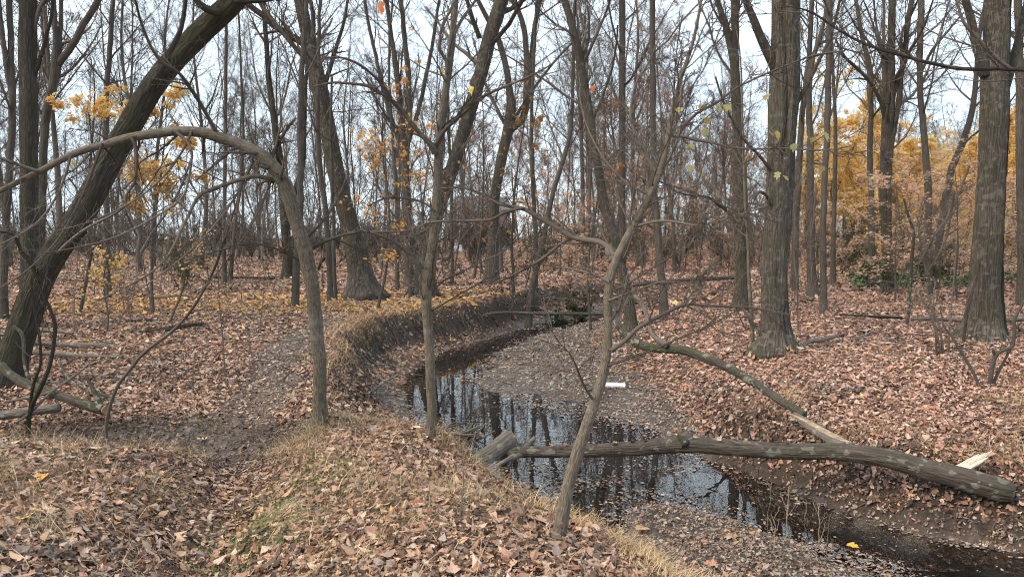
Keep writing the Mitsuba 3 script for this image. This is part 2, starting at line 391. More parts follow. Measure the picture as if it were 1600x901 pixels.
def tubes(P, R, sides):
    """(N,K,3), (N,K) -> open tubes, one array for all"""
    N, K = P.shape[:2]
    tan = np.gradient(P, axis=1)
    tan = unit(tan)
    m = unit(P[:, -1] - P[:, 0])
    ref = np.where(np.abs(m[:, 2:]) < .8, np.array([0, 0, 1.0]), np.array([1.0, 0, 0]))[:, None]
    a = unit(np.cross(tan, np.broadcast_to(ref, tan.shape)))
    b = np.cross(tan, a)
    th = np.arange(sides) * 2 * np.pi / sides
    v = P[:, :, None] + R[:, :, None, None] * (np.cos(th)[:, None] * a[:, :, None] + np.sin(th)[:, None] * b[:, :, None])
    n, k, s = np.meshgrid(np.arange(N), np.arange(K - 1), np.arange(sides), indexing='ij')
    o = (n * K + k) * sides
    s2 = (s + 1) % sides
    f = np.stack([o + s, o + s2, o + sides + s2, o + sides + s], -1).reshape(-1, 4)
    return v.reshape(-1, 3), np.vstack([f[:, [0, 2, 1]], f[:, [0, 3, 2]]])


def join(parts):
    vs, fs, o = [], [], 0
    for v, f in parts:
        vs.append(v); fs.append(f + o); o += len(v)
    return np.vstack(vs), np.vstack(fs)


def stem_mesh(P, R, sides=16, ridge=.12, seed=0, flare=0.0, step=None, caps=True, soft=True, grooves=()):
    step = step or max(.03, float(np.mean(R)) * (.6 if sides >= 16 else 1.3))
    Q, r = (smooth_line if soft else resample)(P, R, step)
    K = len(Q)
    ls = np.concatenate([[0], np.cumsum(np.linalg.norm(np.diff(Q, axis=0), axis=1))])
    wv_ = np.stack([meshkit.fbm(np.stack([ls * 2.6 / max(.3, 6 * np.mean(r)) * .3 + 5.7 * c_ + seed, ls * 0 + c_, ls * 0], -1), 3, seed) - .5 for c_ in range(3)], 1)
    Q = Q + wv_ * (np.minimum(r * .9, .04) * np.minimum(1, ls / .3))[:, None]
    tan = unit(np.gradient(Q, axis=0))
    a = np.zeros_like(Q)
    ref = np.array([1.0, 0, 0]) if abs(tan[0, 0]) < .8 else np.array([0, 1.0, 0])
    for k in range(K):
        a[k] = ref - tan[k] * np.dot(ref, tan[k])
        a[k] /= np.linalg.norm(a[k])
        ref = a[k]
    b = np.cross(tan, a)
    s = np.concatenate([[0], np.cumsum(np.linalg.norm(np.diff(Q, axis=0), axis=1))])
    th = np.linspace(0, 2 * np.pi, sides + 1)
    S, H = np.meshgrid(s, th, indexing='ij')
    rm = float(np.mean(r))
    ca, sa = np.cos(H), np.sin(H)
    d = 1 + ridge * 2 * (meshkit.fbm(np.stack([ca * 3.2 + seed, sa * 3.2, S / (rm * 9)], -1), 3, seed) - .5) + .5 * ridge * 2 * (meshkit.fbm(np.stack([ca * .8, sa * .8 + seed, S / (rm * 7)], -1), 2, seed + 5) - .5)
    if flare:
        lob = .5 + .9 * meshkit.noise(np.stack([ca * 1.9 + seed, sa * 1.9, 0 * S], -1), seed + 9)
        d = d + flare * lob * np.exp(-S / (2.6 * rm)) + .18 * flare * np.exp(-S / (7 * rm))
    gk = np.random.default_rng(seed + 77)
    for _ in range(int(s[-1] * 1.6)):      # knots and branch scars
        k_th, k_s, k_w = gk.uniform(0, 2 * np.pi), gk.uniform(0, s[-1]), gk.uniform(.6, 1.3) * rm
        d = d + gk.uniform(.06, .22) * np.exp(-(((H - k_th + np.pi) % (2 * np.pi) - np.pi) / .45) ** 2 - ((S - k_s) / max(.02, .5 * k_w)) ** 2)
    for th0, wd, dep, s0, s1 in grooves:
        dth = (H - th0 - .25 * np.sin(S * 2.1) + np.pi) % (2 * np.pi) - np.pi
        d = d - dep * np.exp(-(dth / wd) ** 2) * sm(s0, s0 + .25, S) * sm(s1, s1 - .25, S)
    v = Q[:, None] + (r[:, None] * d)[..., None] * (ca[..., None] * a[:, None] + sa[..., None] * b[:, None])
    i, j = np.meshgrid(np.arange(K - 1), np.arange(sides), indexing='ij')
    o = i * (sides + 1) + j
    f = np.stack([o, o + 1, o + sides + 2, o + sides + 1], -1).reshape(-1, 4)
    V, F = v.reshape(-1, 3), np.vstack([f[:, [0, 1, 2]], f[:, [0, 2, 3]]])
    uv = np.stack([H / (2 * np.pi), S], -1).reshape(-1, 2)
    if caps:
        n0 = len(V)
        V = np.vstack([V, Q[:1], Q[-1:]])
        uv = np.vstack([uv, [[0, 0]], [[0, s[-1]]]])
        j = np.arange(sides)
        e = (K - 1) * (sides + 1)
        F = np.vstack([F, np.stack([j * 0 + n0, j + 1, j], 1), np.stack([j * 0 + n0 + 1, e + j, e + j + 1], 1)])
    return (V, F), uv


def children(P, R, n, t0, t1, lenf, angle, up, wig, K, rr, rmin, g, fall=.55, spread=.25, rcap=9.0):
    N, Kp = P.shape[:2]
    t = np.sort(g.uniform(t0, t1, (N, n)), 1)
    x = t * (Kp - 1)
    i = np.minimum(x.astype(int), Kp - 2)
    w = (x - i)[..., None]
    idx = np.arange(N)[:, None]
    p = P[idx, i] * (1 - w) + P[idx, i + 1] * w
    tan = unit(P[idx, i + 1] - P[idx, i])
    r = R[idx, i] * (1 - w[..., 0]) + R[idx, i + 1] * w[..., 0]
    L = np.linalg.norm(np.diff(P, axis=1), axis=2).sum(1)[:, None]
    ref = np.where(np.abs(tan[..., 2:]) < .9, np.array([0, 0, 1.0]), np.array([1.0, 0, 0]))
    a = unit(np.cross(tan, ref)); b = np.cross(tan, a)
    phi = (np.arange(n) * 2.4)[None] + g.uniform(0, 6.28, (N, 1)) + g.normal(0, .5, (N, n))
    A = angle + g.normal(0, spread, (N, n))
    d = np.cos(A)[..., None] * tan + np.sin(A)[..., None] * (np.cos(phi)[..., None] * a + np.sin(phi)[..., None] * b)
    ln = lenf * L * (1 - fall * t) * g.uniform(.55, 1.2, (N, n))
    pts = [p]
    for k in range(1, K):
        d = unit(d + np.array([0, 0, up]) / (K - 1) * 2 + g.normal(0, wig, d.shape))
        pts.append(pts[-1] + d * (ln / (K - 1))[..., None])
    C = np.stack(pts, 2).reshape(N * n, K, 3)
    r0 = np.clip(rr * r, rmin, rcap).reshape(-1, 1)
    CR = np.maximum(r0 * np.linspace(1, .3, K)[None], rmin)
    return C, CR


def leaf_quads(pos, size, g, colors, flat=.55, aspect=.6, hang=0.0):
    """simple folded leaves (4 triangles) at pos; returns (v,f), colour per vertex"""
    N = len(pos)
    nrm = unit(g.normal(0, 1, (N, 3)) * (1 - flat) + np.array([0, 0, flat * 1.6]))
    d = unit(np.cross(nrm, g.normal(0, 1, (N, 3))) + np.array([0, 0, -hang]))
    s = unit(np.cross(d, nrm))
    nrm = np.cross(s, d)
    L = size * g.uniform(.6, 1.25, (N, 1))
    W = L * aspect * .5
    c = .25 * W
    v = np.stack([pos, pos + d * L * .45 + s * W + nrm * c, pos + d * L, pos + d * L * .45 - s * W + nrm * c, pos + d * L * .5], 1)
    f = (np.arange(N)[:, None, None] * 5 + np.array([[0, 1, 4], [1, 2, 4], [2, 3, 4], [3, 0, 4]])[None]).reshape(-1, 3)
    return (v.reshape(-1, 3), f), np.repeat(colors, 5, 0)


def pick(palette, n, g, var=.18):
    p = np.array(palette, float)
    c = p[g.integers(0, len(p), n)]
    return np.clip(c * g.uniform(1 - var, 1 + var, (n, 1)) * g.uniform(1 - var * .3, 1 + var * .3, (n, 3)), .005, .9)


WIDE = 1.0


def px_line(pts, Y0, Y1=None, rooted=False, sink=.12):
    """pixel points (px, py, width px) -> world line and radii; the distance runs from Y0 to Y1"""
    p = np.array(pts, float)
    s = np.concatenate([[0], np.cumsum(np.hypot(*np.diff(p[:, :2], axis=0).T))])
    Y = Y0 + ((Y0 if Y1 is None else Y1) - Y0) * s / s[-1]
    P = np.array([at(a, b, y) for (a, b), y in zip(p[:, :2], Y)])
    R = p[:, 2] * WIDE / 2 / FPX * Y
    if rooted:
        z = float(ground_z(P[0, 0], P[0, 1])[0])
        P[0, 2] = z + .02
        P = np.vstack([P[0] - [0, 0, sink], P]); R = np.append(R[0] * 1.03, R)
    return P, R


def tree(name, label, stems, limbs=(), bark='m_bark_big', g=None, group=None, flare=.5, ridge=.1, sides=18, extend=0.0, crown=None, cat='tree', twig_bark='m_twig', limb_twigs=None, grooves=(), limb_bark=None):
    """stems, limbs: (pixel points, Y0, Y1). extend: metres of trunk added above the last point"""
    g = g or np.random.default_rng(sum(map(ord, label)))
    key = thing(name, label, cat, group)
    lines_, tw = [], []
    for k, (pts, Y0, Y1) in enumerate(stems):
        P, R = px_line(pts, Y0, Y1, rooted=(k == 0))
        if extend:
            d = unit(P[-1] - P[-2]) * .6 + np.array([0, 0, .55])
            n = 5
            ext = [P[-1] + unit(d + np.array([.25 * math.sin(i * 1.7 + k), .2 * math.cos(i * 2.1), .08 * i])) * extend * i / n for i in range(1, n + 1)]
            P = np.vstack([P, ext]); R = np.append(R, R[-1] * np.linspace(.85, .12, n))
        m, uv = stem_mesh(P, R, sides, ridge, seed=len(scene) % 97, flare=flare if k == 0 else 0, grooves=grooves if k == 0 else ())
        put(key + ('__trunk' if k == 0 else '__stem'), m, bark, True, uv)
        lines_.append(resample(P, R, .4))
    for pts, Y0, Y1 in limbs:
        P, R = px_line(pts, Y0, Y1)
        m, uv = stem_mesh(P, R, 8, .08, seed=len(scene) % 89, step=max(.03, R.mean() * 2))
        put(key + '__branch', m, limb_bark or (bark if R[0] > .02 else twig_bark), True, uv)
        lines_.append(resample(P, R, .12))
        if limb_twigs:
            tw.append(len(lines_) - 1)
    parts = []
    if crown:
        for (Q, r) in lines_[:len(stems)]:
            K = 40
            x = np.linspace(0, len(Q) - 1, K)
            Qk = np.stack([np.interp(x, np.arange(len(Q)), Q[:, c]) for c in range(3)], 1)[None]
            rk = np.interp(x, np.arange(len(r)), r)[None]
            parts += grow(Qk, rk, crown, g)
    if limb_twigs:
        for i in tw:
            Q, r = lines_[i]
            K = 16
            x = np.linspace(0, len(Q) - 1, K)
            Qk = np.stack([np.interp(x, np.arange(len(Q)), Q[:, c]) for c in range(3)], 1)[None]
            rk = np.interp(x, np.arange(len(r)), r)[None]
            parts += grow(Qk, rk, limb_twigs, g)
    if parts:
        put(key + '__twigs', join([tubes(C, R, sd) for C, R, sd in parts]), twig_bark, True, kind='stuff')
    return key, lines_, parts


def grow(P, R, levels, g):
    out = []
    for lv in levels:
        lv = dict(lv)
        sd = lv.pop('sides', 3)
        P, R = children(P, R, g=g, **lv)
        out.append((P, R, sd))
    return out


def lev(n, t0, t1, lenf, angle, up, wig, K, rr, rmin, sides=3, **k):
    return dict(n=n, t0=t0, t1=t1, lenf=lenf, angle=angle, up=up, wig=wig, K=K, rr=rr, rmin=rmin, sides=sides, **k)



# ------------------------------------------------------------------ the nearest trees
MID = [lev(15, .34, .97, .30, .75, .30, .10, 9, .42, .009), lev(8, .2, 1, .42, .75, .12, .13, 6, .5, .005), lev(6, .2, 1, .45, .75, .05, .15, 3, .5, .0035)]
SAP = [lev(34, .24, .97, .26, .85, .15, .10, 9, .36, .0036, rcap=.008), lev(8, .15, 1, .42, .8, .05, .13, 6, .5, .0024), lev(6, .2, 1, .45, .8, 0, .15, 4, .6, .0017)]
WHIP = [lev(11, .10, 1, .36, .8, .0, .12, 8, .5, .0026, rcap=.006), lev(7, .15, 1, .48, .8, 0, .14, 5, .6, .0019, rcap=.004)]

tree('bowed_sapling', 'slim grey sapling bent over in a long arch to the left beside the path',
     [([(498, 672, 25.2), (503, 640, 22.7), (502, 600, 21.0), (497, 550, 21.0), (492, 500, 21.8), (486, 450, 21.8), (478, 400, 22.7), (464, 350, 22.7), (452, 310, 22.7), (438, 270, 21.0), (418, 247, 20.2), (395, 232, 19.3),
        (350, 213, 17.6), (310, 204, 16.0), (270, 203, 14.3), (230, 207, 13.4), (190, 217, 12.6), (150, 227, 11.8), (100, 247, 10.1), (60, 268, 9.2), (20, 290, 8.4), (-20, 305, 7.6), (-80, 330, 5.9), (-140, 370, 3.4)], 6.75, 6.1)],
     [([(450, 288, 8), (420, 279, 7), (395, 276, 7), (365, 284, 6), (330, 296, 6), (312, 303, 6), (300, 325, 5), (285, 355, 5), (262, 400, 4), (230, 430, 3), (190, 452, 2.5), (150, 470, 2)], 6.6, 5.6),
      ([(337, 205, 7), (318, 170, 6), (295, 135, 6), (278, 112, 5), (250, 95, 5), (232, 65, 4.5), (220, 35, 4), (211, 0, 4), (205, -40, 3)], 6.4, 5.6),
      ([(440, 256, 7), (432, 238, 6), (446, 205, 5), (462, 185, 4)], 6.6, 6.3),
      ([(478, 395, 6), (520, 372, 5), (570, 362, 3.5), (620, 362, 3), (680, 346, 2.5), (720, 322, 2)], 6.7, 6.4),
      ([(482, 420, 4), (440, 392, 3.5), (395, 380, 3), (340, 392, 2.5), (285, 408, 2)], 6.7, 6.3),
      ([(378, 284, 5), (372, 320, 4), (366, 360, 4), (362, 400, 3), (356, 440, 2)], 6.5, 6.4),
      ([(205, 214, 6), (214, 240, 5), (212, 280, 5), (196, 310, 4), (205, 340, 4), (218, 370, 4), (213, 410, 3), (216, 450, 2)], 6.3, 6.2),
      ([(60, 268, 6), (30, 258, 5), (-10, 244, 4), (-60, 235, 3)], 6.2, 6.0),
      ([(270, 203, 5), (300, 240, 4), (290, 300, 3.5), (240, 340, 3), (150, 380, 2.5), (60, 395, 2)], 6.3, 5.8),
      ([(478, 372, 5), (500, 350, 4), (528, 310, 3), (540, 280, 2)], 6.7, 6.6),
      ([(160, 224, 5), (146, 262, 4), (122, 320, 3.5), (86, 380, 3), (40, 424, 2.5), (0, 450, 2)], 6.2, 5.9), ([(400, 236, 4), (372, 300, 3.5), (318, 372, 3), (250, 430, 2.5), (170, 480, 2)], 6.5, 6.0),
      ([(110, 244, 4), (96, 290, 3.5), (60, 345, 3), (20, 372, 2.5), (-20, 390, 2)], 6.15, 5.7), ([(430, 262, 4), (404, 330, 3), (352, 410, 2.5), (300, 470, 2)], 6.6, 6.3), ([(300, 204, 4), (262, 268, 3), (180, 330, 2.5), (90, 360, 2)], 6.35, 5.9)],
     bark='m_bark_sapling', flare=.25, ridge=.08, sides=18, crown=[lev(26, .40, 1, .12, 1.0, -.1, .12, 8, .35, .003), lev(7, .15, 1, .42, .8, -.03, .14, 6, .5, .002), lev(6, .2, 1, .42, .8, 0, .15, 4, .6, .0016)],
     limb_twigs=[lev(11, .12, 1, .34, .75, -.08, .13, 7, .55, .002), lev(6, .2, 1, .4, .8, 0, .15, 4, .6, .0016)])

tree('forked_sapling', 'straight slim sapling with a side fork, standing in dry grass on the near bank',
     [([(672, 708, 17.8), (672, 660, 16.3), (674, 620, 15.5), (672, 560, 15.5), (668, 500, 15.5), (665, 460, 17.0), (668, 430, 18.5), (675, 395, 17.0), (680, 350, 14.8), (682, 300, 14.1), (683, 250, 13.3), (688, 205, 12.6),
        (694, 160, 11.8), (700, 110, 11.1), (706, 60, 10.4), (711, 10, 9.6), (716, -60, 8.1), (722, -140, 5.9), (728, -230, 3.0)], 5.95, 5.9)],
     [([(664, 432, 13), (662, 427, 12), (650, 410, 10), (633, 389, 8), (609, 374, 6), (582, 364, 4), (555, 358, 3)], 5.95, 5.7),
      ([(680, 240, 11), (678, 234, 10), (650, 203, 8), (626, 172, 7), (599, 148, 6), (568, 132, 5), (530, 129, 4), (490, 136, 3)], 5.9, 5.5),
      ([(612, 158, 5), (609, 151, 5), (582, 117, 4), (551, 96, 4), (530, 90, 3), (500, 92, 2)], 5.7, 5.5),
      ([(680, 230, 7), (695, 203, 6), (723, 179, 6), (754, 151, 5), (791, 134, 4), (830, 118, 3), (870, 95, 2)], 5.9, 5.6),
      ([(699, 115, 6), (697, 95, 5), (687, 76, 5), (690, 45, 4), (702, 21, 4), (716, -10, 3)], 5.9, 5.8),
      ([(670, 470, 4), (690, 440, 3), (720, 425, 3), (750, 410, 2), (785, 394, 1.6)], 5.95, 5.8),
      ([(706, 62, 6), (722, 30, 5), (740, 5, 4), (760, -25, 3)], 5.9, 6.0),
      ([(680, 330, 4), (650, 312, 3), (615, 308, 3), (575, 322, 2)], 5.9, 5.7)],
     bark='m_bark_sapling', flare=.35, ridge=.06, sides=16, crown=SAP, limb_twigs=WHIP)

tree('leaning_sapling', 'crooked slim sapling in front of the log, at the edge of the near bank',
     [([(868, 862, 23.8), (875, 830, 23.1), (885, 780, 21.0), (893, 740, 20.3), (903, 700, 19.6), (920, 650, 17.5), (935, 610, 16.8), (947, 570, 14.7), (953, 540, 14.0), (951, 510, 14.0), (948, 480, 14.0), (949, 450, 13.3),
        (955, 420, 14.0), (965, 395, 13.3), (980, 372, 12.6), (998, 340, 11.9), (1012, 315, 11.2), (1024, 290, 10.5), (1034, 262, 9.8), (1040, 235, 8.4), (1046, 200, 7.7), (1053, 160, 7.0), (1064, 120, 6.3), (1078, 85, 5.6),
        (1088, 50, 4.9), (1094, 15, 4.2), (1100, -40, 3.5), (1108, -120, 2.1)], 4.1, 4.3)],
     [([(958, 408, 15), (954, 390, 12), (950, 384, 10), (938, 378, 9.5), (916, 375, 9), (894, 371, 8.5), (880, 362, 8), (866, 354, 7.5), (850, 344, 8), (836, 337, 7.5), (822, 327, 7), (802, 323, 5), (780, 319, 4.5),
        (762, 308, 4), (742, 298, 3.5), (710, 293, 2.5), (680, 296, 1.6)], 4.2, 4.6),
      ([(818, 325, 5), (794, 330, 5), (762, 344, 4), (730, 345, 4), (686, 346, 3), (640, 358, 2)], 4.4, 4.7),
      ([(896, 372, 5), (888, 374, 5), (872, 384, 5), (850, 402, 5), (824, 418, 4.5), (794, 433, 4), (772, 443, 3)], 4.35, 4.3),
      ([(955, 548, 9), (960, 544, 8), (980, 530, 7), (994, 514, 7), (1012, 503, 6.5), (1040, 490, 6), (1056, 480, 5.5), (1074, 475, 5), (1100, 477, 4), (1130, 478, 4), (1160, 479, 3.5), (1188, 482, 3), (1230, 491, 2)], 4.1, 4.0),
      ([(1070, 476, 4), (1078, 462, 3), (1088, 448, 3), (1096, 432, 2.4), (1120, 415, 2)], 4.05, 4.1),
      ([(1160, 480, 3), (1166, 490, 3), (1176, 505, 2.5), (1190, 520, 2)], 4.0, 3.95),
      ([(978, 532, 3), (984, 548, 3), (992, 556, 2.5), (1000, 560, 2)], 4.1, 4.0),
      ([(1044, 212, 7), (1060, 212, 5.5), (1085, 218, 5), (1110, 222, 4.5), (1140, 230, 4), (1180, 233, 3.2), (1230, 232, 2.6), (1280, 235, 2.5), (1330, 228, 2)], 4.25, 4.0),
      ([(1058, 214, 5), (1085, 180, 4), (1120, 160, 3.6), (1150, 138, 3.2), (1190, 118, 3), (1230, 102, 2.5), (1280, 85, 2.5), (1320, 80, 2)], 4.2, 4.0),
      ([(1030, 275, 6), (1000, 225, 5), (985, 180, 4), (990, 140, 3.5), (1012, 100, 3), (1030, 60, 2)], 4.25, 4.4),
      ([(1018, 305, 5), (985, 290, 4), (955, 262, 3.5), (930, 225, 3), (912, 180, 2.4), (905, 140, 2)], 4.25, 4.6),
      ([(952, 440, 5), (915, 425, 3.5), (880, 418, 3), (840, 424, 2)], 4.15, 4.3),
      ([(990, 355, 5), (1040, 345, 4), (1090, 352, 3), (1140, 340, 2.4), (1200, 320, 2)], 4.2, 4.0),
      ([(950, 470, 4), (990, 455, 3), (1040, 440, 2.5), (1090, 442, 2)], 4.15, 3.9),
      ([(963, 398, 10), (952, 398, 12), (949, 388, 9)], 4.2, 4.22)],
     bark='m_bark_sapling', flare=.3, ridge=.08, sides=18, crown=SAP, limb_bark='m_twig', limb_twigs=[lev(14, .08, 1, .40, .8, .03, .12, 8, .5, .0023, rcap=.005), lev(8, .15, 1, .48, .8, 0, .14, 5, .6, .0018)])

WIDE = .90
tree('mossy_leaning_tree', 'dark mossy tree trunk leaning steeply to the right at the left edge',
     [([(8, 592, 56), (20, 560, 50), (35, 510, 46), (52, 460, 44), (72, 420, 42), (98, 380, 42), (125, 340, 42), (150, 290, 42), (172, 245, 42), (197, 200, 40), (225, 155, 39), (258, 110, 38), (290, 75, 37),
        (330, 35, 36), (362, 5, 35), (395, -35, 33), (440, -90, 30), (500, -170, 25), (560, -270, 18), (600, -380, 9)], 9.2, 8.7)],
     [([(240, 130, 14), (262, 85, 10), (282, 45, 8), (290, 0, 7), (300, -50, 5)], 8.7, 8.6), ([(345, 20, 16), (320, 12, 12), (300, -10, 10), (270, -60, 7)], 8.7, 8.5),
      ([(370, 0, 14), (410, 0, 9), (440, -5, 7), (480, -40, 4)], 8.7, 8.4), ([(60, 440, 8), (45, 405, 7), (34, 394, 6), (24, 370, 5), (0, 362, 4), (-40, 366, 3)], 9.0, 8.5),
      ([(90, 395, 6), (130, 360, 5), (185, 330, 4), (230, 290, 3), (262, 240, 2)], 8.9, 8.4)],
     bark='m_bark_dark', flare=.25, ridge=.16, sides=26, crown=[lev(9, .66, .97, .30, .75, .30, .10, 9, .42, .009)] + MID[1:], limb_twigs=WHIP)

tree('twin_stem_tree', 'large dark grey tree with a hollow strip in its bark on the right bank',
     [([(1212, 548, 62), (1213, 525, 46), (1213, 506, 42), (1212, 450, 41), (1211, 403, 42), (1213, 350, 43), (1216, 300, 44), (1220, 250, 45), (1222, 200, 46), (1225, 138, 47), (1226, 90, 48), (1226, 34, 48), (1228, -20, 46), (1232, -120, 40), (1236, -260, 32)], 12.1, 12.3)],
     [([(1214, 112, 18), (1194, 70, 16), (1174, 25, 13), (1158, -15, 11), (1140, -80, 8)], 12.2, 11.8), ([(1238, 170, 10), (1262, 130, 8), (1280, 95, 6), (1300, 50, 5), (1312, 0, 4)], 12.2, 11.8),
      ([(1212, 345, 5), (1188, 300, 4), (1176, 320, 3)], 12.1, 11.7), ([(1210, 275, 6), (1190, 248, 5), (1168, 225, 5), (1140, 180, 4), (1118, 120, 3)], 12.1, 11.6)],
     flare=.42, ridge=.20, sides=44, extend=5, crown=MID, limb_twigs=WHIP,
     grooves=[(-1.75, .20, .42, 3.0, 5.9), (-1.25, .16, .34, .05, .95), (-1.45, .13, .40, .95, 1.25), (-.7, .14, .16, .0, 4.0)])

tree('thick_ridged_tree', 'thick grey tree with ridged bark and a brown flared foot at the right edge',
     [([(1531, 540, 68), (1534, 512, 55), (1537, 470, 49), (1541, 420, 46), (1544, 350, 45), (1546, 300, 44), (1550, 240, 43), (1553, 180, 42), (1556, 100, 40), (1558, 0, 38), (1560, -120, 33), (1562, -260, 26)], 12.9, 13.0)],
     [([(1540, 118, 20), (1530, 80, 16), (1520, 45, 14), (1508, 0, 12), (1490, -60, 9)], 12.9, 12.7), ([(1566, 150, 18), (1580, 100, 15), (1594, 50, 13), (1606, 0, 11), (1625, -80, 8)], 13.0, 13.3)],
     flare=.38, ridge=.16, sides=40, extend=5, crown=MID, limb_twigs=WHIP)
k_ = thing('climbing_vine', 'dark vine stem climbing the right side of the thick ridged tree', 'vine')
P_, R_ = px_line([(1570, 545, 10), (1566, 500, 9), (1564, 450, 9), (1565, 400, 8), (1566, 340, 8), (1569, 280, 8), (1572, 220, 8), (1575, 160, 7), (1576, 90, 6), (1578, 0, 5)], 12.85, 12.95, rooted=True)
m_, uv_ = stem_mesh(P_, R_, 10, .25, 3, 0.4)
put(k_ + '__stem', m_, 'm_bark_dark', True, uv_)
P_, R_ = px_line([(1506, 525, 5), (1510, 490, 4.5), (1518, 460, 4), (1527, 430, 4), (1531, 405, 3)], 12.45, 12.55, rooted=True)
m_, uv_ = stem_mesh(P_, R_, 8, .2, 5)
put(k_ + '__stem', m_, 'm_bark_dark', True, uv_)

WIDE = .84      # the ridges of the bark stand proud of the measured outline
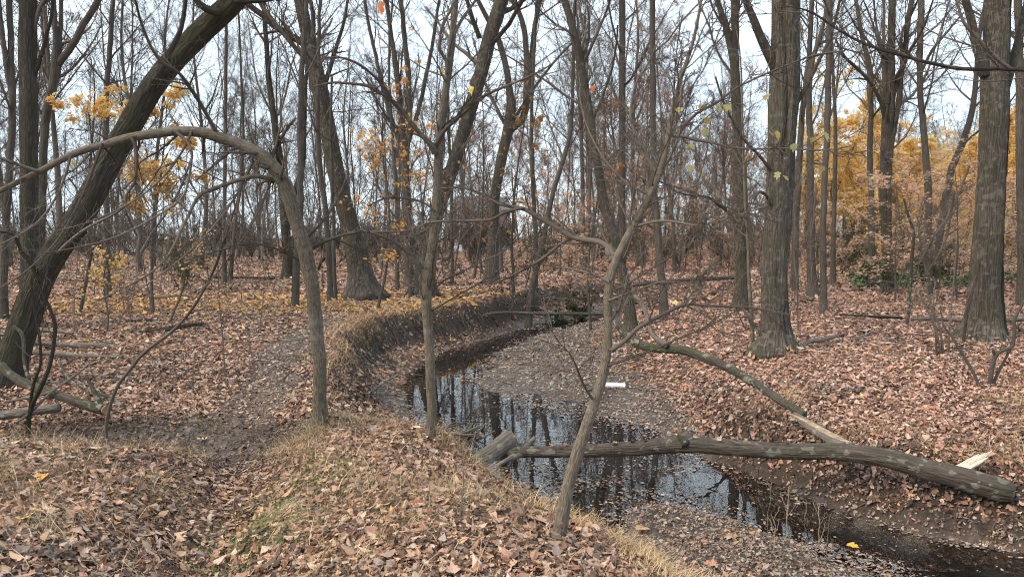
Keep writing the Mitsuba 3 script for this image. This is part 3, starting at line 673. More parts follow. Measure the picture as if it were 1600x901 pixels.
# ------------------------------------------------------------------ trees of the middle distance
MIDS = [
    ('tall_bare_tree', 'large grey tree with a wide flared foot leaning left behind the bowed sapling', 'm_bark_big', .75,
     [([(568, 466, 58), (565, 445, 46), (562, 420, 40), (558, 395, 38), (548, 360, 34), (538, 330, 31), (530, 290, 31), (522, 250, 31), (512, 200, 30), (504, 160, 30), (496, 120, 28), (488, 80, 27), (478, 40, 24), (468, 0, 22), (455, -60, 20), (440, -140, 15)], 21, 21)],
     [([(492, 95, 14), (475, 69, 13), (452, 55, 12), (430, 41, 12), (408, 22, 11), (389, 7, 10), (365, -20, 8), (330, -80, 6)], 21, 20.5), ([(505, 150, 10), (520, 90, 8), (536, 40, 6), (545, -10, 5)], 21, 21)], 5),
    ('straight_leaning_tree', 'straight grey tree leaning right behind the forked sapling', 'm_bark_big', .6,
     [([(660, 456, 44), (664, 430, 34), (670, 395, 29), (678, 350, 26), (690, 310, 25), (699, 286, 24), (712, 245, 24), (723, 206, 24), (737, 165, 25), (750, 120, 25), (767, 52, 25), (785, 0, 24), (806, -70, 20), (830, -150, 16)], 22, 22)],
     [([(758, 95, 12), (768, 130, 0.1)], 22, 22), ([(750, 60, 9), (735, 20, 8), (725, -20, 6)], 22, 21.6)], 5),
    ('forked_tree', 'brown tree by the far creek bend, forking widely above the middle of its trunk', 'm_bark_mid', .5,
     [([(768, 424, 30), (770, 400, 22), (772, 350, 20), (773, 300, 18), (779, 270, 18), (786, 240, 19), (793, 205, 20), (799, 172, 18), (797, 140, 13), (791, 103, 11), (778, 58, 10), (763, 30, 9), (750, 8, 8), (730, -40, 6)], 27, 27),
      ([(793, 205, 18), (806, 195, 15), (819, 186, 13), (823, 160, 12), (822, 138, 11), (823, 100, 10), (822, 69, 10), (812, 20, 9), (800, 0, 8), (780, -60, 6)], 27, 27),
      ([(815, 190, 12), (824, 160, 10), (829, 113, 10), (834, 52, 9), (843, 0, 9), (852, -60, 7)], 27, 27.5)], [], 4),
    ('curved_grey_tree', 'grey tree curving up to the left on the right bank of the far bend', 'm_bark_big', .5,
     [([(985, 487, 26), (981, 460, 18), (974, 430, 17), (964, 385, 17), (952, 345, 17), (943, 315, 17), (935, 270, 16), (927, 215, 15), (918, 160, 15), (911, 115, 15), (903, 75, 15), (893, 35, 14), (880, 0, 13), (862, -60, 12), (845, -130, 9)], 17.6, 17.6)],
     [([(924, 190, 6), (945, 140, 5), (960, 90, 4), (965, 40, 3)], 17.6, 17.2), ([(908, 95, 6), (920, 50, 5), (918, 10, 4)], 17.6, 17.9)], 4),
    ('slim_straight_tree', 'slim straight grey tree right of the curved grey tree', 'm_bark_mid', .4,
     [([(1038, 483, 20), (1036, 460, 15), (1032, 420, 14), (1029, 369, 13), (1025, 330, 12), (1022, 303, 12), (1021, 220, 11), (1020, 138, 10), (1020, 0, 10), (1019, -140, 7)], 17.9, 17.9)], [], 4),
    ('upright_twin_tree', 'upright grey tree forking in two high up, left of the large hollow tree', 'm_bark_big', .4,
     [([(1156, 474, 30), (1158, 455, 25), (1157, 420, 23), (1156, 380, 22), (1156, 335, 22), (1155, 290, 20), (1153, 241, 18), (1151, 170, 18), (1149, 103, 17), (1139, 55, 13), (1122, 7, 10), (1108, -50, 8)], 18.2, 18.2),
      ([(1149, 110, 14), (1148, 70, 14), (1148, 34, 14), (1148, 0, 13), (1150, -80, 11)], 18.2, 18.2)],
     [([(1158, 366, 6), (1148, 350, 6), (1136, 330, 6), (1120, 318, 5.5), (1108, 309, 5), (1090, 306, 4), (1072, 304, 3), (1048, 294, 2)], 18, 17.0), ([(1158, 330, 5), (1170, 318, 4), (1190, 322, 3)], 18, 17.6)], 4),
    ('pale_pole_tree', 'thin pale pole of a young tree standing just left of the large hollow tree', 'm_bark_sapling', .2,
     [([(1176, 541, 8), (1174, 500, 7), (1171, 450, 7), (1169, 380, 6), (1165, 320, 6), (1162, 250, 5), (1160, 180, 4), (1158, 110, 3), (1150, 40, 2)], 12.4, 12.6)], [], 0),
    ('dark_slim_tree', 'slim dark tree close behind the right side of the large hollow tree', 'm_bark_mid', .5,
     [([(1270, 455, 24), (1269, 440, 17), (1268, 400, 15), (1267, 350, 14), (1266, 300, 13), (1267, 270, 13), (1265, 200, 11), (1263, 138, 10), (1268, 86, 9), (1284, 58, 8), (1292, 10, 6), (1296, -60, 5)], 22, 22)], [], 4),
    ('greenish_slim_tree', 'slim greenish tree with a straight stem between the hollow tree and the golden leaves', 'm_bark_mid', .35,
     [([(1285, 485, 18), (1286, 465, 13), (1286, 420, 12), (1286, 350, 11), (1287, 300, 11), (1290, 260, 11), (1293, 200, 11), (1294, 103, 11), (1297, 0, 10), (1300, -140, 8)], 17.2, 17.2)],
     [([(1294, 190, 4), (1306, 150, 4), (1310, 100, 3), (1316, 40, 3)], 17.2, 17)], 4),
    ('slender_tree', 'slender dark tree behind the hollow tree, leaning slightly left', 'm_bark_mid', .3,
     [([(1241, 442, 16), (1242, 400, 13), (1246, 300, 12), (1250, 230, 11), (1254, 172, 10), (1264, 90, 9), (1268, 0, 8), (1270, -100, 6)], 24, 24)], [], 3),
    ('slender_tree', 'slender tree in front of the golden leaves with low orange sprays beside it', 'm_bark_mid', .3,
     [([(1301, 433, 13), (1302, 400, 9), (1303, 350, 8), (1304, 300, 8), (1306, 220, 7), (1303, 140, 6), (1300, 60, 5), (1298, -20, 4)], 27, 27)], [], 3),
    ('slender_tree', 'grey slender tree left of the multi-stemmed tree in the golden leaves', 'm_bark_mid', .3,
     [([(1363, 430, 16), (1362, 400, 12), (1361, 350, 11), (1361, 300, 10), (1359, 241, 10), (1361, 170, 9), (1361, 103, 9), (1349, 69, 8), (1340, 17, 7), (1330, -60, 5)], 26, 26)], [([(1361, 130, 5), (1380, 90, 4), (1395, 40, 3)], 26, 26)], 3),
    ('multi_stem_tree', 'stout multi-stemmed tree in front of the golden leaves on the right', 'm_bark_big', .4,
     [([(1387, 450, 24), (1386, 420, 17), (1383, 360, 16), (1380, 300, 17), (1384, 250, 19), (1385, 224, 20), (1388, 180, 21), (1390, 138, 19), (1392, 80, 13), (1394, 0, 12), (1396, -100, 9)], 23.5, 23.5),
      ([(1390, 170, 12), (1402, 125, 10), (1414, 96, 10), (1418, 34, 9), (1425, 0, 9), (1432, -70, 7)], 23.5, 23.5), ([(1393, 446, 9), (1391, 400, 8), (1389, 330, 8), (1390, 260, 8), (1398, 200, 8), (1408, 140, 7)], 23.3, 23.4)],
     [([(1384, 200, 8), (1370, 145, 7), (1345, 112, 6), (1321, 90, 5), (1305, 60, 4)], 23.5, 23)], 4),
    ('crooked_tree', 'crooked dark tree leaning left above the orange sprays near the right edge', 'm_bark_mid', .3,
     [([(1452, 453, 12), (1452, 400, 10), (1451, 340, 11), (1450, 300, 13), (1449, 268, 13), (1442, 200, 11), (1437, 120, 10), (1439, 34, 11), (1440, 0, 11), (1444, -100, 8)], 22.5, 22.5)], [([(1438, 120, 5), (1456, 80, 5), (1480, 50, 4), (1506, 20, 3)], 22.5, 22)], 4),
    ('swept_tree', 'dark tree swept to the right just left of the thick ridged tree', 'm_bark_mid', .3,
     [([(1462, 452, 14), (1466, 400, 12), (1474, 330, 12), (1487, 262, 12), (1504, 224, 12), (1514, 195, 11), (1520, 170, 10), (1526, 110, 8), (1535, 20, 6)], 25, 25)], [], 3),
    ('edge_tree', 'dark tree cut off by the right edge of the view', 'm_bark_mid', .3,
     [([(1597, 452, 18), (1596, 400, 14), (1595, 300, 14), (1593, 220, 14), (1594, 138, 15), (1592, 60, 14), (1590, 0, 13), (1588, -100, 10)], 19, 19)], [], 4),
    ('straight_pole_tree', 'straight pole-like tree rising above the middle of the creek bend', 'm_bark_mid', .3,
     [([(974, 440, 18), (973, 400, 14), (972, 310, 13), (972, 150, 12), (972, 0, 11), (972, -140, 8)], 23, 23)], [], 4),
    ('bank_tree', 'thin grey tree leaning right at the nose of the far cut bank', 'm_bark_mid', .3,
     [([(826, 474, 14), (830, 455, 12), (838, 420, 11), (850, 369, 10), (864, 300, 9), (880, 250, 8), (893, 200, 7), (896, 100, 6), (898, 0, 5), (900, -80, 4)], 21.5, 21.5)], [], 3),
    ('bank_tree', 'thin dark upright tree just left of the one leaning at the bank nose', 'm_bark_mid', .2,
     [([(838, 430, 9), (837, 380, 8), (833, 300, 8), (830, 200, 7), (834, 100, 6), (838, 0, 5), (842, -80, 4)], 24, 24)], [], 3),
    ('path_side_tree', 'narrow grey tree with a crooked foot between the bowed sapling and the far field', 'm_bark_mid', .5,
     [([(459, 489, 22), (461, 478, 15), (463, 440, 14), (464, 403, 13), (467, 350, 12), (470, 300, 12), (469, 230, 10), (470, 140, 10), (476, 60, 9), (480, -20, 7)], 18, 18)], [], 3),
    ('pole_tree', 'pale straight pole tree left of the large flared tree', 'm_bark_mid', .3,
     [([(517, 476, 13), (516, 440, 10), (510, 340, 10), (505, 300, 10), (498, 250, 9), (496, 180, 8), (498, 100, 7), (500, 0, 6)], 19.5, 19.5)], [], 3),
    ('pole_tree', 'thinner pole tree touching the large flared tree', 'm_bark_mid', .2,
     [([(524, 470, 8), (523, 430, 7), (521, 340, 7), (519, 280, 6), (517, 200, 5), (519, 120, 4)], 20.3, 20.3)], [], 0),
    ('ivy_tree', 'dark tree wrapped in ivy seen left of the bowed sapling', 'm_bark_dark', .4,
     [([(449, 422, 22), (449, 400, 17), (446, 360, 16), (442, 300, 16), (438, 260, 15), (430, 200, 12), (420, 120, 10), (414, 40, 8), (408, -60, 6)], 30, 30), ([(446, 380, 10), (460, 300, 10), (474, 255, 9), (476, 180, 8), (480, 90, 6)], 30, 30)], [], 4),
    ('upright_left_tree', 'thick upright greenish tree behind the mossy leaning trunk at the left', 'm_bark_dark', .3,
     [([(48, 505, 40), (47, 470, 32), (46, 400, 30), (45, 300, 30), (45, 200, 30), (44, 100, 30), (44, 0, 29), (44, -120, 24)], 14, 14)], [([(52, 120, 9), (70, 70, 7), (80, 20, 6), (84, -30, 4)], 14, 13.6)], 4),
    ('left_fork_tree', 'dark forked tree right of the thick upright one at the left', 'm_bark_mid', .4,
     [([(62, 470, 20), (62, 430, 16), (64, 370, 15), (66, 310, 15), (68, 250, 14), (69, 206, 14), (78, 150, 15), (90, 95, 17), (88, 60, 10), (84, 0, 9), (80, -70, 7)], 16.5, 16.5),
      ([(90, 100, 14), (108, 78, 12), (127, 45, 12), (142, 20, 11), (155, 0, 11), (180, -50, 8)], 16.5, 16.5), ([(91, 92, 9), (94, 50, 8), (96, 0, 7), (98, -50, 5)], 16.5, 16.8)], [], 4),
    ('left_edge_tree', 'dark curving tree at the extreme left edge', 'm_bark_mid', .3,
     [([(4, 480, 20), (6, 420, 14), (10, 330, 12), (17, 240, 12), (20, 170, 12), (19, 120, 11), (14, 0, 10), (10, -80, 8)], 15.5, 15.5), ([(20, 150, 10), (8, 90, 9), (2, 30, 8), (-6, -40, 6)], 15.5, 15.3)], [], 4),
    ('left_pole_tree', 'straight dark pole tree above the yellow maple leaves on the left', 'm_bark_mid', .3,
     [([(168, 440, 13), (167, 380, 11), (166, 300, 10), (165, 172, 10), (170, 100, 9), (177, 0, 8), (182, -80, 6)], 21, 21)], [], 4),
    ('left_pole_tree', 'thin dark pole tree left of the bowed sapling, standing by the flat fallen logs', 'm_bark_mid', .2,
     [([(350, 432, 12), (350, 400, 8), (351, 300, 7), (352, 200, 6), (353, 80, 6), (353, 0, 5), (352, -80, 4)], 27, 27)], [], 3),
    ('left_pole_tree', 'double thin tree beside the thin pole tree by the fallen logs', 'm_bark_mid', .2,
     [([(360, 432, 8), (364, 400, 6), (366, 350, 6), (374, 300, 5), (380, 200, 5), (376, 90, 4), (372, 0, 3)], 27.5, 27.5)], [], 3),
    ('orange_tinged_tree', 'slender dark tree with a few orange leaves left of the forked sapling', 'm_bark_mid', .4,
     [([(640, 452, 22), (639, 430, 18), (638, 390, 16), (636, 330, 16), (633, 270, 16), (630, 220, 15), (626, 180, 12), (622, 130, 11), (612, 60, 8), (604, 0, 7), (596, -70, 5)], 25, 25),
      ([(632, 240, 12), (640, 190, 11), (638, 120, 10), (632, 60, 9), (626, 0, 8), (620, -60, 6)], 25, 25), ([(632, 235, 9), (652, 180, 8), (668, 110, 7), (680, 40, 6), (688, -20, 5)], 25, 25.4), ([(628, 230, 9), (604, 160, 8), (590, 100, 7), (576, 40, 6), (566, -20, 5)], 25, 24.6)], [], 3),
    ('thin_tree', 'thin dark trunk standing just right of the large flared foot', 'm_bark_mid', .3,
     [([(621, 452, 10), (621, 420, 8), (620, 350, 8), (618, 280, 7), (612, 200, 6), (608, 120, 5), (610, 30, 4)], 24, 24)], [], 3),
    ('thin_tree', 'thin dark trunk halfway between the forked sapling and the forked tree', 'm_bark_mid', .3,
     [([(706, 430, 8), (706, 390, 6), (706, 330, 6), (704, 260, 6), (700, 180, 5), (702, 90, 4)], 27, 27)], [], 3),
]
SPOTS = []
for name, label, bark, flare, stems, limbs, ext in MIDS:
    P0 = at(*stems[0][0][0][:2], stems[0][1])
    SPOTS.append((P0[0], P0[1]))
    tree(name, label, stems, [l for l in limbs if l[0][-1][2] > .5], bark=bark, flare=flare, ridge=.1, sides=14, extend=ext, crown=MID if ext else [lev(14, .35, 1, .2, .8, .15, .1, 5, .45, .0045), lev(5, .2, 1, .4, .8, .0, .12, 3, .5, .003)], limb_twigs=[lev(6, .15, 1, .3, .75, .05, .12, 5, .55, .004), lev(4, .2, 1, .4, .8, 0, .15, 4, .6, .003)] if limbs else None)

WIDE = 1.0
# ------------------------------------------------------------------ the wood behind: a few grown trees, each planted many times
def prototype(key, seed, H, r0, forks, levels, lean=.05, leaves=None, bark='m_far_bark', twig='m_far_twig', sides=9):
    g = np.random.default_rng(seed)
    K = 26
    t = np.linspace(0, 1, K)
    wob = np.cumsum(g.normal(0, .012, (K, 2)), 0)
    wob = gaussian_filter(wob, (2, 0))
    P = np.stack([H * (lean * t ** 1.3 * g.normal(0, 1) + wob[:, 0]), H * (lean * t ** 1.3 * g.normal(0, 1) + wob[:, 1]), H * t - .3], 1)
    R = r0 * (1 + .5 * np.exp(-t * H / .5)) * (1 - .88 * t ** .9)
    stems = [(P, R)]
    for _ in range(forks):
        C, CR = children(P[None], R[None], 1, .25, .5, .75, .42, .35, .04, K, .72, .02, g, fall=.6, spread=.1)
        stems.append((C[0], CR[0]))
    grp = {'type': 'shapegroup', 'trunk': mikit.ply(join([tubes(p[None], r[None], sides) for p, r in stems]), bark, smooth=True)}
    PS, RS = np.stack([p for p, r in stems]), np.stack([r for p, r in stems])
    parts = grow(PS, RS, levels, g)
    grp['crown'] = mikit.ply(join([tubes(C, r, sd) for C, r, sd in parts]), twig)
    if leaves:
        n, size, palette, flat, lv = leaves
        C = parts[lv][0]
        pos = C[g.integers(0, len(C), n), g.integers(1, C.shape[1], n)] + g.normal(0, .05, (n, 3))
        m, col = leaf_quads(pos, size, g, pick(palette, n, g), flat)
        grp['leaves'] = mikit.ply(m, 'm_tree_leaf', color=col)
    scene[key] = grp


def far_levels(n1, n2, n3, up=.3, t0=.28, ang=.7, l1=.30):
    return [lev(n1, t0, .98, l1, ang, up, .09, 8, .42, .012, 4), lev(n2, .12, 1, .45, .75, .12, .12, 5, .5, .008), lev(n3, .12, 1, .52, .75, .05, .14, 4, .55, .0055)]


RUSSET = [(.42, .21, .14), (.48, .27, .19), (.36, .19, .14), (.52, .30, .2)]
GOLD = [(.84, .63, .22), (.88, .68, .28), (.80, .54, .20), (.76, .58, .26), (.85, .60, .33)]
BEECH = [(.86, .60, .44), (.88, .66, .50), (.80, .50, .34), (.90, .70, .55)]
YELLOW = [(.82, .58, .20), (.86, .62, .26), (.76, .48, .17), (.70, .50, .24)]
GREEN = [(.035, .065, .025), (.05, .085, .035), (.03, .05, .025)]
for i in range(7):
    prototype(f'proto_tall_{i}', 40 + i, [17, 20, 18, 15, 21, 16, 19][i], [.10, .15, .12, .08, .165, .09, .13][i], [1, 0, 2, 0, 1, 1, 0][i], far_levels([22, 26, 16, 22, 24, 18, 28][i], 9, 9, t0=[.2, .35, .25, .16, .3, .12, .3][i]))
for i in range(3):
    prototype(f'proto_russet_{i}', 60 + i, [12, 14, 10][i], [.1, .12, .08][i], [0, 1, 0][i], far_levels(22, 8, 6, .2, .15, .9), leaves=(1500, .09, RUSSET, .3, 2))
for i in range(4):
    prototype(f'proto_young_{i}', 70 + i, [6.5, 8, 5, 9][i], [.035, .05, .03, .055][i], [0, 1, 0, 0][i], [lev(18, .15, .98, .28, .75, .3, .1, 7, .45, .006), lev(8, .15, 1, .45, .75, .08, .13, 5, .5, .005), lev(7, .15, 1, .5, .75, 0, .15, 4, .6, .0042)], .08, sides=6)
for i in range(3):
    prototype(f'proto_shrub_{i}', 80 + i, [2.4, 3.0, 1.9][i], [.02, .024, .018][i], 6, [lev(10, .08, .98, .38, .65, .22, .1, 6, .5, .008), lev(7, .12, 1, .48, .75, .05, .13, 4, .55, .006), lev(4, .2, 1, .5, .75, 0, .15, 3, .7, .005)], .25, sides=4)
for i in range(4):
    prototype(f'proto_wisp_{i}', 85 + i, [3.4, 4.6, 2.6, 5.4][i], [.009, .013, .008, .015][i], [1, 0, 2, 1][i], [lev(18, .10, .98, .34, .85, .12, .09, 9, .5, .0032), lev(7, .12, 1, .45, .8, .04, .12, 6, .55, .0024), lev(4, .2, 1, .5, .8, 0, .15, 4, .7, .0018)], .10, bark='m_twig', twig='m_twig', sides=6)
for i in range(3):
    prototype(f'proto_gold_{i}', 90 + i, [8.5, 7, 10][i], [.06, .05, .08][i], 1, [lev(22, .1, .98, .36, .95, .12, .1, 7, .45, .006), lev(8, .15, 1, .42, .8, .03, .12, 5, .5, .004), lev(4, .2, 1, .45, .8, 0, .15, 3, .6, .003)], .06, leaves=(8500, .15, GOLD, .65, 2))
for i in range(3):
    prototype(f'proto_beech_{i}', 100 + i, [5.5, 6.5, 4.5][i], [.04, .05, .03][i], 0, [lev(20, .1, .98, .42, 1.35, .03, .07, 7, .45, .006), lev(8, .15, 1, .42, .85, 0, .10, 5, .5, .004), lev(4, .2, 1, .45, .8, 0, .12, 3, .6, .003)], .06, leaves=(2000, .12, BEECH, .78, 2))


PLANTED = {}


def plant(name, label, cat, group, proto, x, y, scale, turn, parts=('trunk', 'crown')):
    if abs(x) > .685 * y + 1.2:      # nothing of it would show
        return None
    key = thing(name, label, cat, group)
    PLANTED.setdefault(label, []).append((key, 800 + FPX * x / y, math.hypot(x, y)))
    scene[key] = {'type': 'instance', 'group': {'type': 'ref', 'id': proto},
                  'to_world': T().translate([float(x), float(y), float(ground_z(x, y)[0])]).rotate([0, 0, 1], float(turn)).scale(float(scale))}
    for p in parts[1:]:
        labels[f'{key}__{p}'] = {'kind': 'stuff'}
    return key


def creek_near(x, y):
    return bool(base_z(x, y)[0] < -.25)


def scatter(n, ymin, ymax, gap, wedge, g, ok=None, power=1.5):
    out, tries = [], 0
    while len(out) < n and tries < 60000:
        tries += 1
        y = ymin + (ymax - ymin) * g.uniform() ** (1 / power)
        x = g.uniform(-1, 1) * (wedge * y + 3)
        if creek_near(x, y) or (ok and not ok(x, y)):
            continue
        if any((x - a) ** 2 + (y - b) ** 2 < gap ** 2 for a, b in out) or any((x - a) ** 2 + (y - b) ** 2 < (gap * .8) ** 2 for a, b in SPOTS):
            continue
        out.append((x, y))
    return out


g_ = np.random.default_rng(11)
for x, y in scatter(140, 32, 105, 1.9, .74, g_, lambda x, y: g_.uniform() < (.35 if (x > .3 * y and y < 75) else .3 if -.12 < x / y < .01 else 1)):
    plant('bare_tree', 'tall bare grey tree of the far wood behind the creek', 'tree', 'bare trees of the far wood', f'proto_tall_{g_.integers(0, 7)}', x, y, g_.uniform(.75, 1.1), g_.uniform(0, 360))
for x, y in scatter(34, 32, 85, 2.6, .72, g_, lambda x, y: -.02 * y - 2 < x < .32 * y):
    plant('russet_tree', 'bare tree with a haze of dead russet leaves in the far wood', 'tree', 'russet trees of the far wood', f'proto_russet_{g_.integers(0, 3)}', x, y, g_.uniform(.8, 1.2), g_.uniform(0, 360), ('trunk', 'crown', 'leaves'))
for x, y in scatter(130, 22, 80, 1.2, .72, g_, lambda x, y: x < .34 * y or g_.uniform() < .4):
    plant('young_tree', 'thin bare young tree among the trunks of the far wood', 'tree', 'young bare trees of the far wood', f'proto_young_{g_.integers(0, 4)}', x, y, g_.uniform(.7, 1.15), g_.uniform(0, 360))
for x, y in scatter(290, 33, 90, .9, .74, g_):
    plant('bare_shrub', 'bare many-stemmed shrub on the floor of the far wood', 'shrub', 'bare shrubs of the far wood', f'proto_shrub_{g_.integers(0, 3)}', x, y, g_.uniform(.7, 1.3) * (1 + .5 * sm(40, 80, y)), g_.uniform(0, 360))
for x, y in scatter(60, 8.5, 30, .9, .62, g_, lambda x, y: base_z(x, y)[0] > -.2 and path_dist(x, y)[0] > .5 and not (y < 13 and abs(x - 3.5) < 3.2)):
    plant('wispy_sapling', 'wispy bare sapling with hair-thin branches on the nearer forest floor', 'sapling', 'wispy saplings of the nearer floor', f'proto_wisp_{g_.integers(0, 4)}', x, y, g_.uniform(.7, 1.25), g_.uniform(0, 360))
for x, y in scatter(62, 31, 66, 2.2, .76, g_, lambda x, y: x > .30 * y + 6 * g_.uniform()):
    plant('golden_tree', 'small tree full of golden yellow leaves in the wood on the right', 'tree', 'golden trees on the right', f'proto_gold_{g_.integers(0, 3)}', x, y, g_.uniform(.7, 1.1), g_.uniform(0, 360), ('trunk', 'crown', 'leaves'))
for x, y in scatter(20, 18, 34, 2.0, .70, g_, lambda x, y: x > .39 * y):
    plant('young_beech', 'young beech holding flat sprays of orange pink leaves', 'tree', 'young beeches on the right', f'proto_beech_{g_.integers(0, 3)}', x, y, g_.uniform(.65, 1.05), g_.uniform(0, 360), ('trunk', 'crown', 'leaves'))
for x, y in scatter(22, 34, 60, 3, .35, g_, lambda x, y: .02 * y < x < .36 * y):
    plant('young_beech', 'young beech with orange leaves far behind the creek bend', 'tree', 'young beeches behind the creek bend', f'proto_beech_{g_.integers(0, 3)}', x, y, g_.uniform(.7, 1.1), g_.uniform(0, 360), ('trunk', 'crown', 'leaves'))


# the tangle of brushwood that closes the view
g_ = np.random.default_rng(17)
n = 20000
y = g_.uniform(58, 118, n)
x = g_.uniform(-1, 1, n) * (.78 * y + 6)
clump = xy0(x, y, .13, 15, 3) - .14 * ((x / y > -.10) & (x / y < -.02))
k = g_.uniform(size=n) < sm(.34, .58, clump)
x, y, clump = x[k], y[k], clump[k]
n = len(x)
z0 = ground_z(x, y)
top = 5.5 * sm(.34, .72, clump) * g_.uniform(.0, 1, n) ** 1.3
d = unit(np.stack([g_.normal(0, .55, n), g_.normal(0, .55, n), np.ones(n)], 1))
L = g_.uniform(.7, 2.4, n)
P = [np.stack([x, y, z0 + top], 1)]
for _ in range(2):
    P.append(P[-1] + d * (L / 2)[:, None])
    d = unit(d + g_.normal(0, .28, d.shape))
P = np.stack(P, 1)
R = g_.uniform(.008, .018, n)[:, None] * np.array([[1, .8, .45]])
put('far_thicket', tubes(P, R, 3), 'm_far_twig')
labels['far_thicket'] = {'label': 'grey brown tangle of far brushwood closing the view between the trunks', 'category': 'thicket', 'kind': 'stuff'}


# ------------------------------------------------------------------ leafy saplings nearer by, hanging leaves
def leafy(name, label, px, py, Y, H, seed, palette, n, size, box, thresh=.5, group=None, parts=([16, 8, 4]), flat=.5, t0=.22):
    """a sapling rooted at a pixel; its leaves are kept in clumps"""
    g = np.random.default_rng(seed)
    key = thing(name, label, 'tree', group)
    b = at(px, py, Y)
    z = float(ground_z(b[0], b[1])[0])
    K = 22
    t = np.linspace(0, 1, K)
    P = np.stack([b[0] + .35 * t + .12 * np.sin(t * 5 + seed), b[1] + .1 * np.sin(t * 4), z - .1 + H * t], 1)
    R = .011 * H ** .8 * (1 - .85 * t) + .004
    m, uv = stem_mesh(P, R, 8, .08, seed, .2)
    put(key + '__trunk', m, 'm_bark_mid', True, uv)
    lv = [lev(parts[0], t0, .98, .40, 1.0, .1, .1, 8, .5, .004), lev(parts[1], .15, 1, .45, .8, .0, .12, 6, .5, .003), lev(parts[2], .2, 1, .45, .8, -.05, .14, 4, .6, .002)]
    pt = grow(P[None], R[None], lv, g)
    put(key + '__twigs', join([tubes(C, r, s) for C, r, s in pt]), 'm_twig', True, kind='stuff')
    C = pt[2][0]
    pos = C[g.integers(0, len(C), n), g.integers(1, 4, n)] + g.normal(0, .03, (n, 3))
    pos = pos[meshkit.fbm(pos * np.array([.9, .9, 1.3]) + seed, 2) > thresh]
    m, col = leaf_quads(pos, size, g, pick(palette, len(pos), g), flat, .75, hang=.3)
    put(key + '__leaves', m, 'm_tree_leaf', color=col, kind='stuff')


leafy('yellow_maple', 'young maple with bright yellow leaves behind the mossy leaning trunk', 236, 440, 16.5, 4.5, 3, YELLOW, 5200, .10, None, .52, parts=(26, 9, 5), t0=.46)
leafy('yellow_maple', 'second young maple with yellow leaves, left of the mossy leaning trunk', 130, 436, 17.0, 4.5, 5, YELLOW, 3600, .10, None, .54, parts=(24, 9, 5), t0=.55)
leafy('yellow_maple', 'small low maple with a few yellow leaves right of the mossy trunk', 262, 430, 14.5, 2.3, 12, YELLOW, 260, .07, None, .53, t0=.4)
leafy('yellow_maple', 'low slip of maple with ochre leaves at the foot of the mossy trunk', 150, 440, 13.5, 1.6, 14, YELLOW, 260, .07, None, .53)
leafy('orange_sapling', 'thin sapling with sparse orange leaves in front of the large flared tree', 590, 470, 17.5, 4.2, 6, [(.8, .46, .14), (.74, .36, .12), (.82, .5, .18)], 420, .10, None, .46)
leafy('orange_sapling', 'thin sapling with scattered orange leaves climbing left of the forked sapling', 634, 455, 21, 6.5, 8, [(.76, .40, .13), (.8, .46, .15), (.7, .32, .13)], 620, .12, None, .46)
leafy('orange_sapling', 'thin sapling with a few ochre leaves by the forked tree at the creek bend', 800, 432, 23, 6.2, 9, [(.48, .28, .06), (.52, .25, .08)], 380, .13, None, .5)
leafy('orange_sapling', 'thin sapling with few brown leaves between the pole and the curved tree', 918, 470, 20, 4.6, 15, [(.40, .19, .1), (.48, .22, .1)], 300, .10, None, .46)

# leaves still hanging on the leaning sapling and its neighbours: each one a thing held by a twig
LEAF_OUT = np.array([(0, 0), (.08, -.20), (.20, -.44), (.36, -.44), (.42, -.28), (.60, -.36), (.70, -.26), (.68, -.16), (.86, -.10), (1, .02), (.84, .10), (.66, .17), (.72, .28), (.58, .36), (.42, .28), (.34, .45), (.20, .42), (.08, .18)], float)


def one_leaf(pos, size, yaw, pitch, roll, col, g, curl=.25):
    o = LEAF_OUT * g.uniform(.85, 1.15, LEAF_OUT.shape)
    v = np.vstack([[[.38, 0, -.03]], np.c_[o, curl * (o[:, 1] ** 2 * 1.4 + .25 * (o[:, 0] - .4) ** 2) * g.uniform(.4, 1.3)]]) * size
    n = len(o)
    f = np.stack([np.zeros(n, int), 1 + np.arange(n), 1 + (np.arange(n) + 1) % n], 1)
    M = trimesh.transformations.euler_matrix(roll, pitch, yaw)[:3, :3]
    c = np.clip(np.array(col) * g.uniform(.85, 1.1, (n + 1, 1)), .005, .9)
    return (v @ M.T + pos, f), c


g_ = np.random.default_rng(21)
HANG = [(1062, 168), (1098, 164), (1122, 163), (1136, 162), (1109, 184), (1101, 200), (1078, 225), (1172, 238), (1180, 193), (1201, 205), (1213, 204), (1241, 224), (1262, 212), (1273, 214), (1289, 206), (1238, 228), (1281, 258),
        (1216, 268), (1224, 274), (1198, 148), (1076, 258)]
for k, (px, py) in enumerate(HANG):
    key = thing('hanging_leaf', 'yellow leaf still hanging from the twigs in front of the large hollow tree', 'leaf', 'yellow leaves hanging before the hollow tree')
    m, c = one_leaf(at(px, py, g_.uniform(4.0, 4.15)), g_.uniform(.042, .060), g_.uniform(0, 6.28), g_.uniform(.7, 1.4), g_.uniform(-.5, .5), [(.52, .45, .18), (.5, .38, .15), (.5, .48, .24)][k % 3], g_)
    put(key, m, 'm_tree_leaf', color=c)
for px, py, Y, s, col, lab in [(593, 2, 3.2, .06, (.42, .14, .05), 'orange brown leaf hanging at the top edge left of centre'), (925, 134, 4.6, .045, (.45, .13, .06), 'red orange leaf hanging beside the curved grey tree'),
                               (735, 134, 5.7, .07, (.6, .5, .1), 'yellow leaf hanging before the straight leaning tree'), (690, 105, 5.8, .05, (.5, .4, .12), 'pale ochre leaf on a twig of the forked sapling')]:
    key = thing('hanging_leaf', lab, 'leaf')
    m, c = one_leaf(at(px, py, Y), s, 1.0, 1.35, .2, col, g_)
    put(key, m, 'm_leaf', color=c)


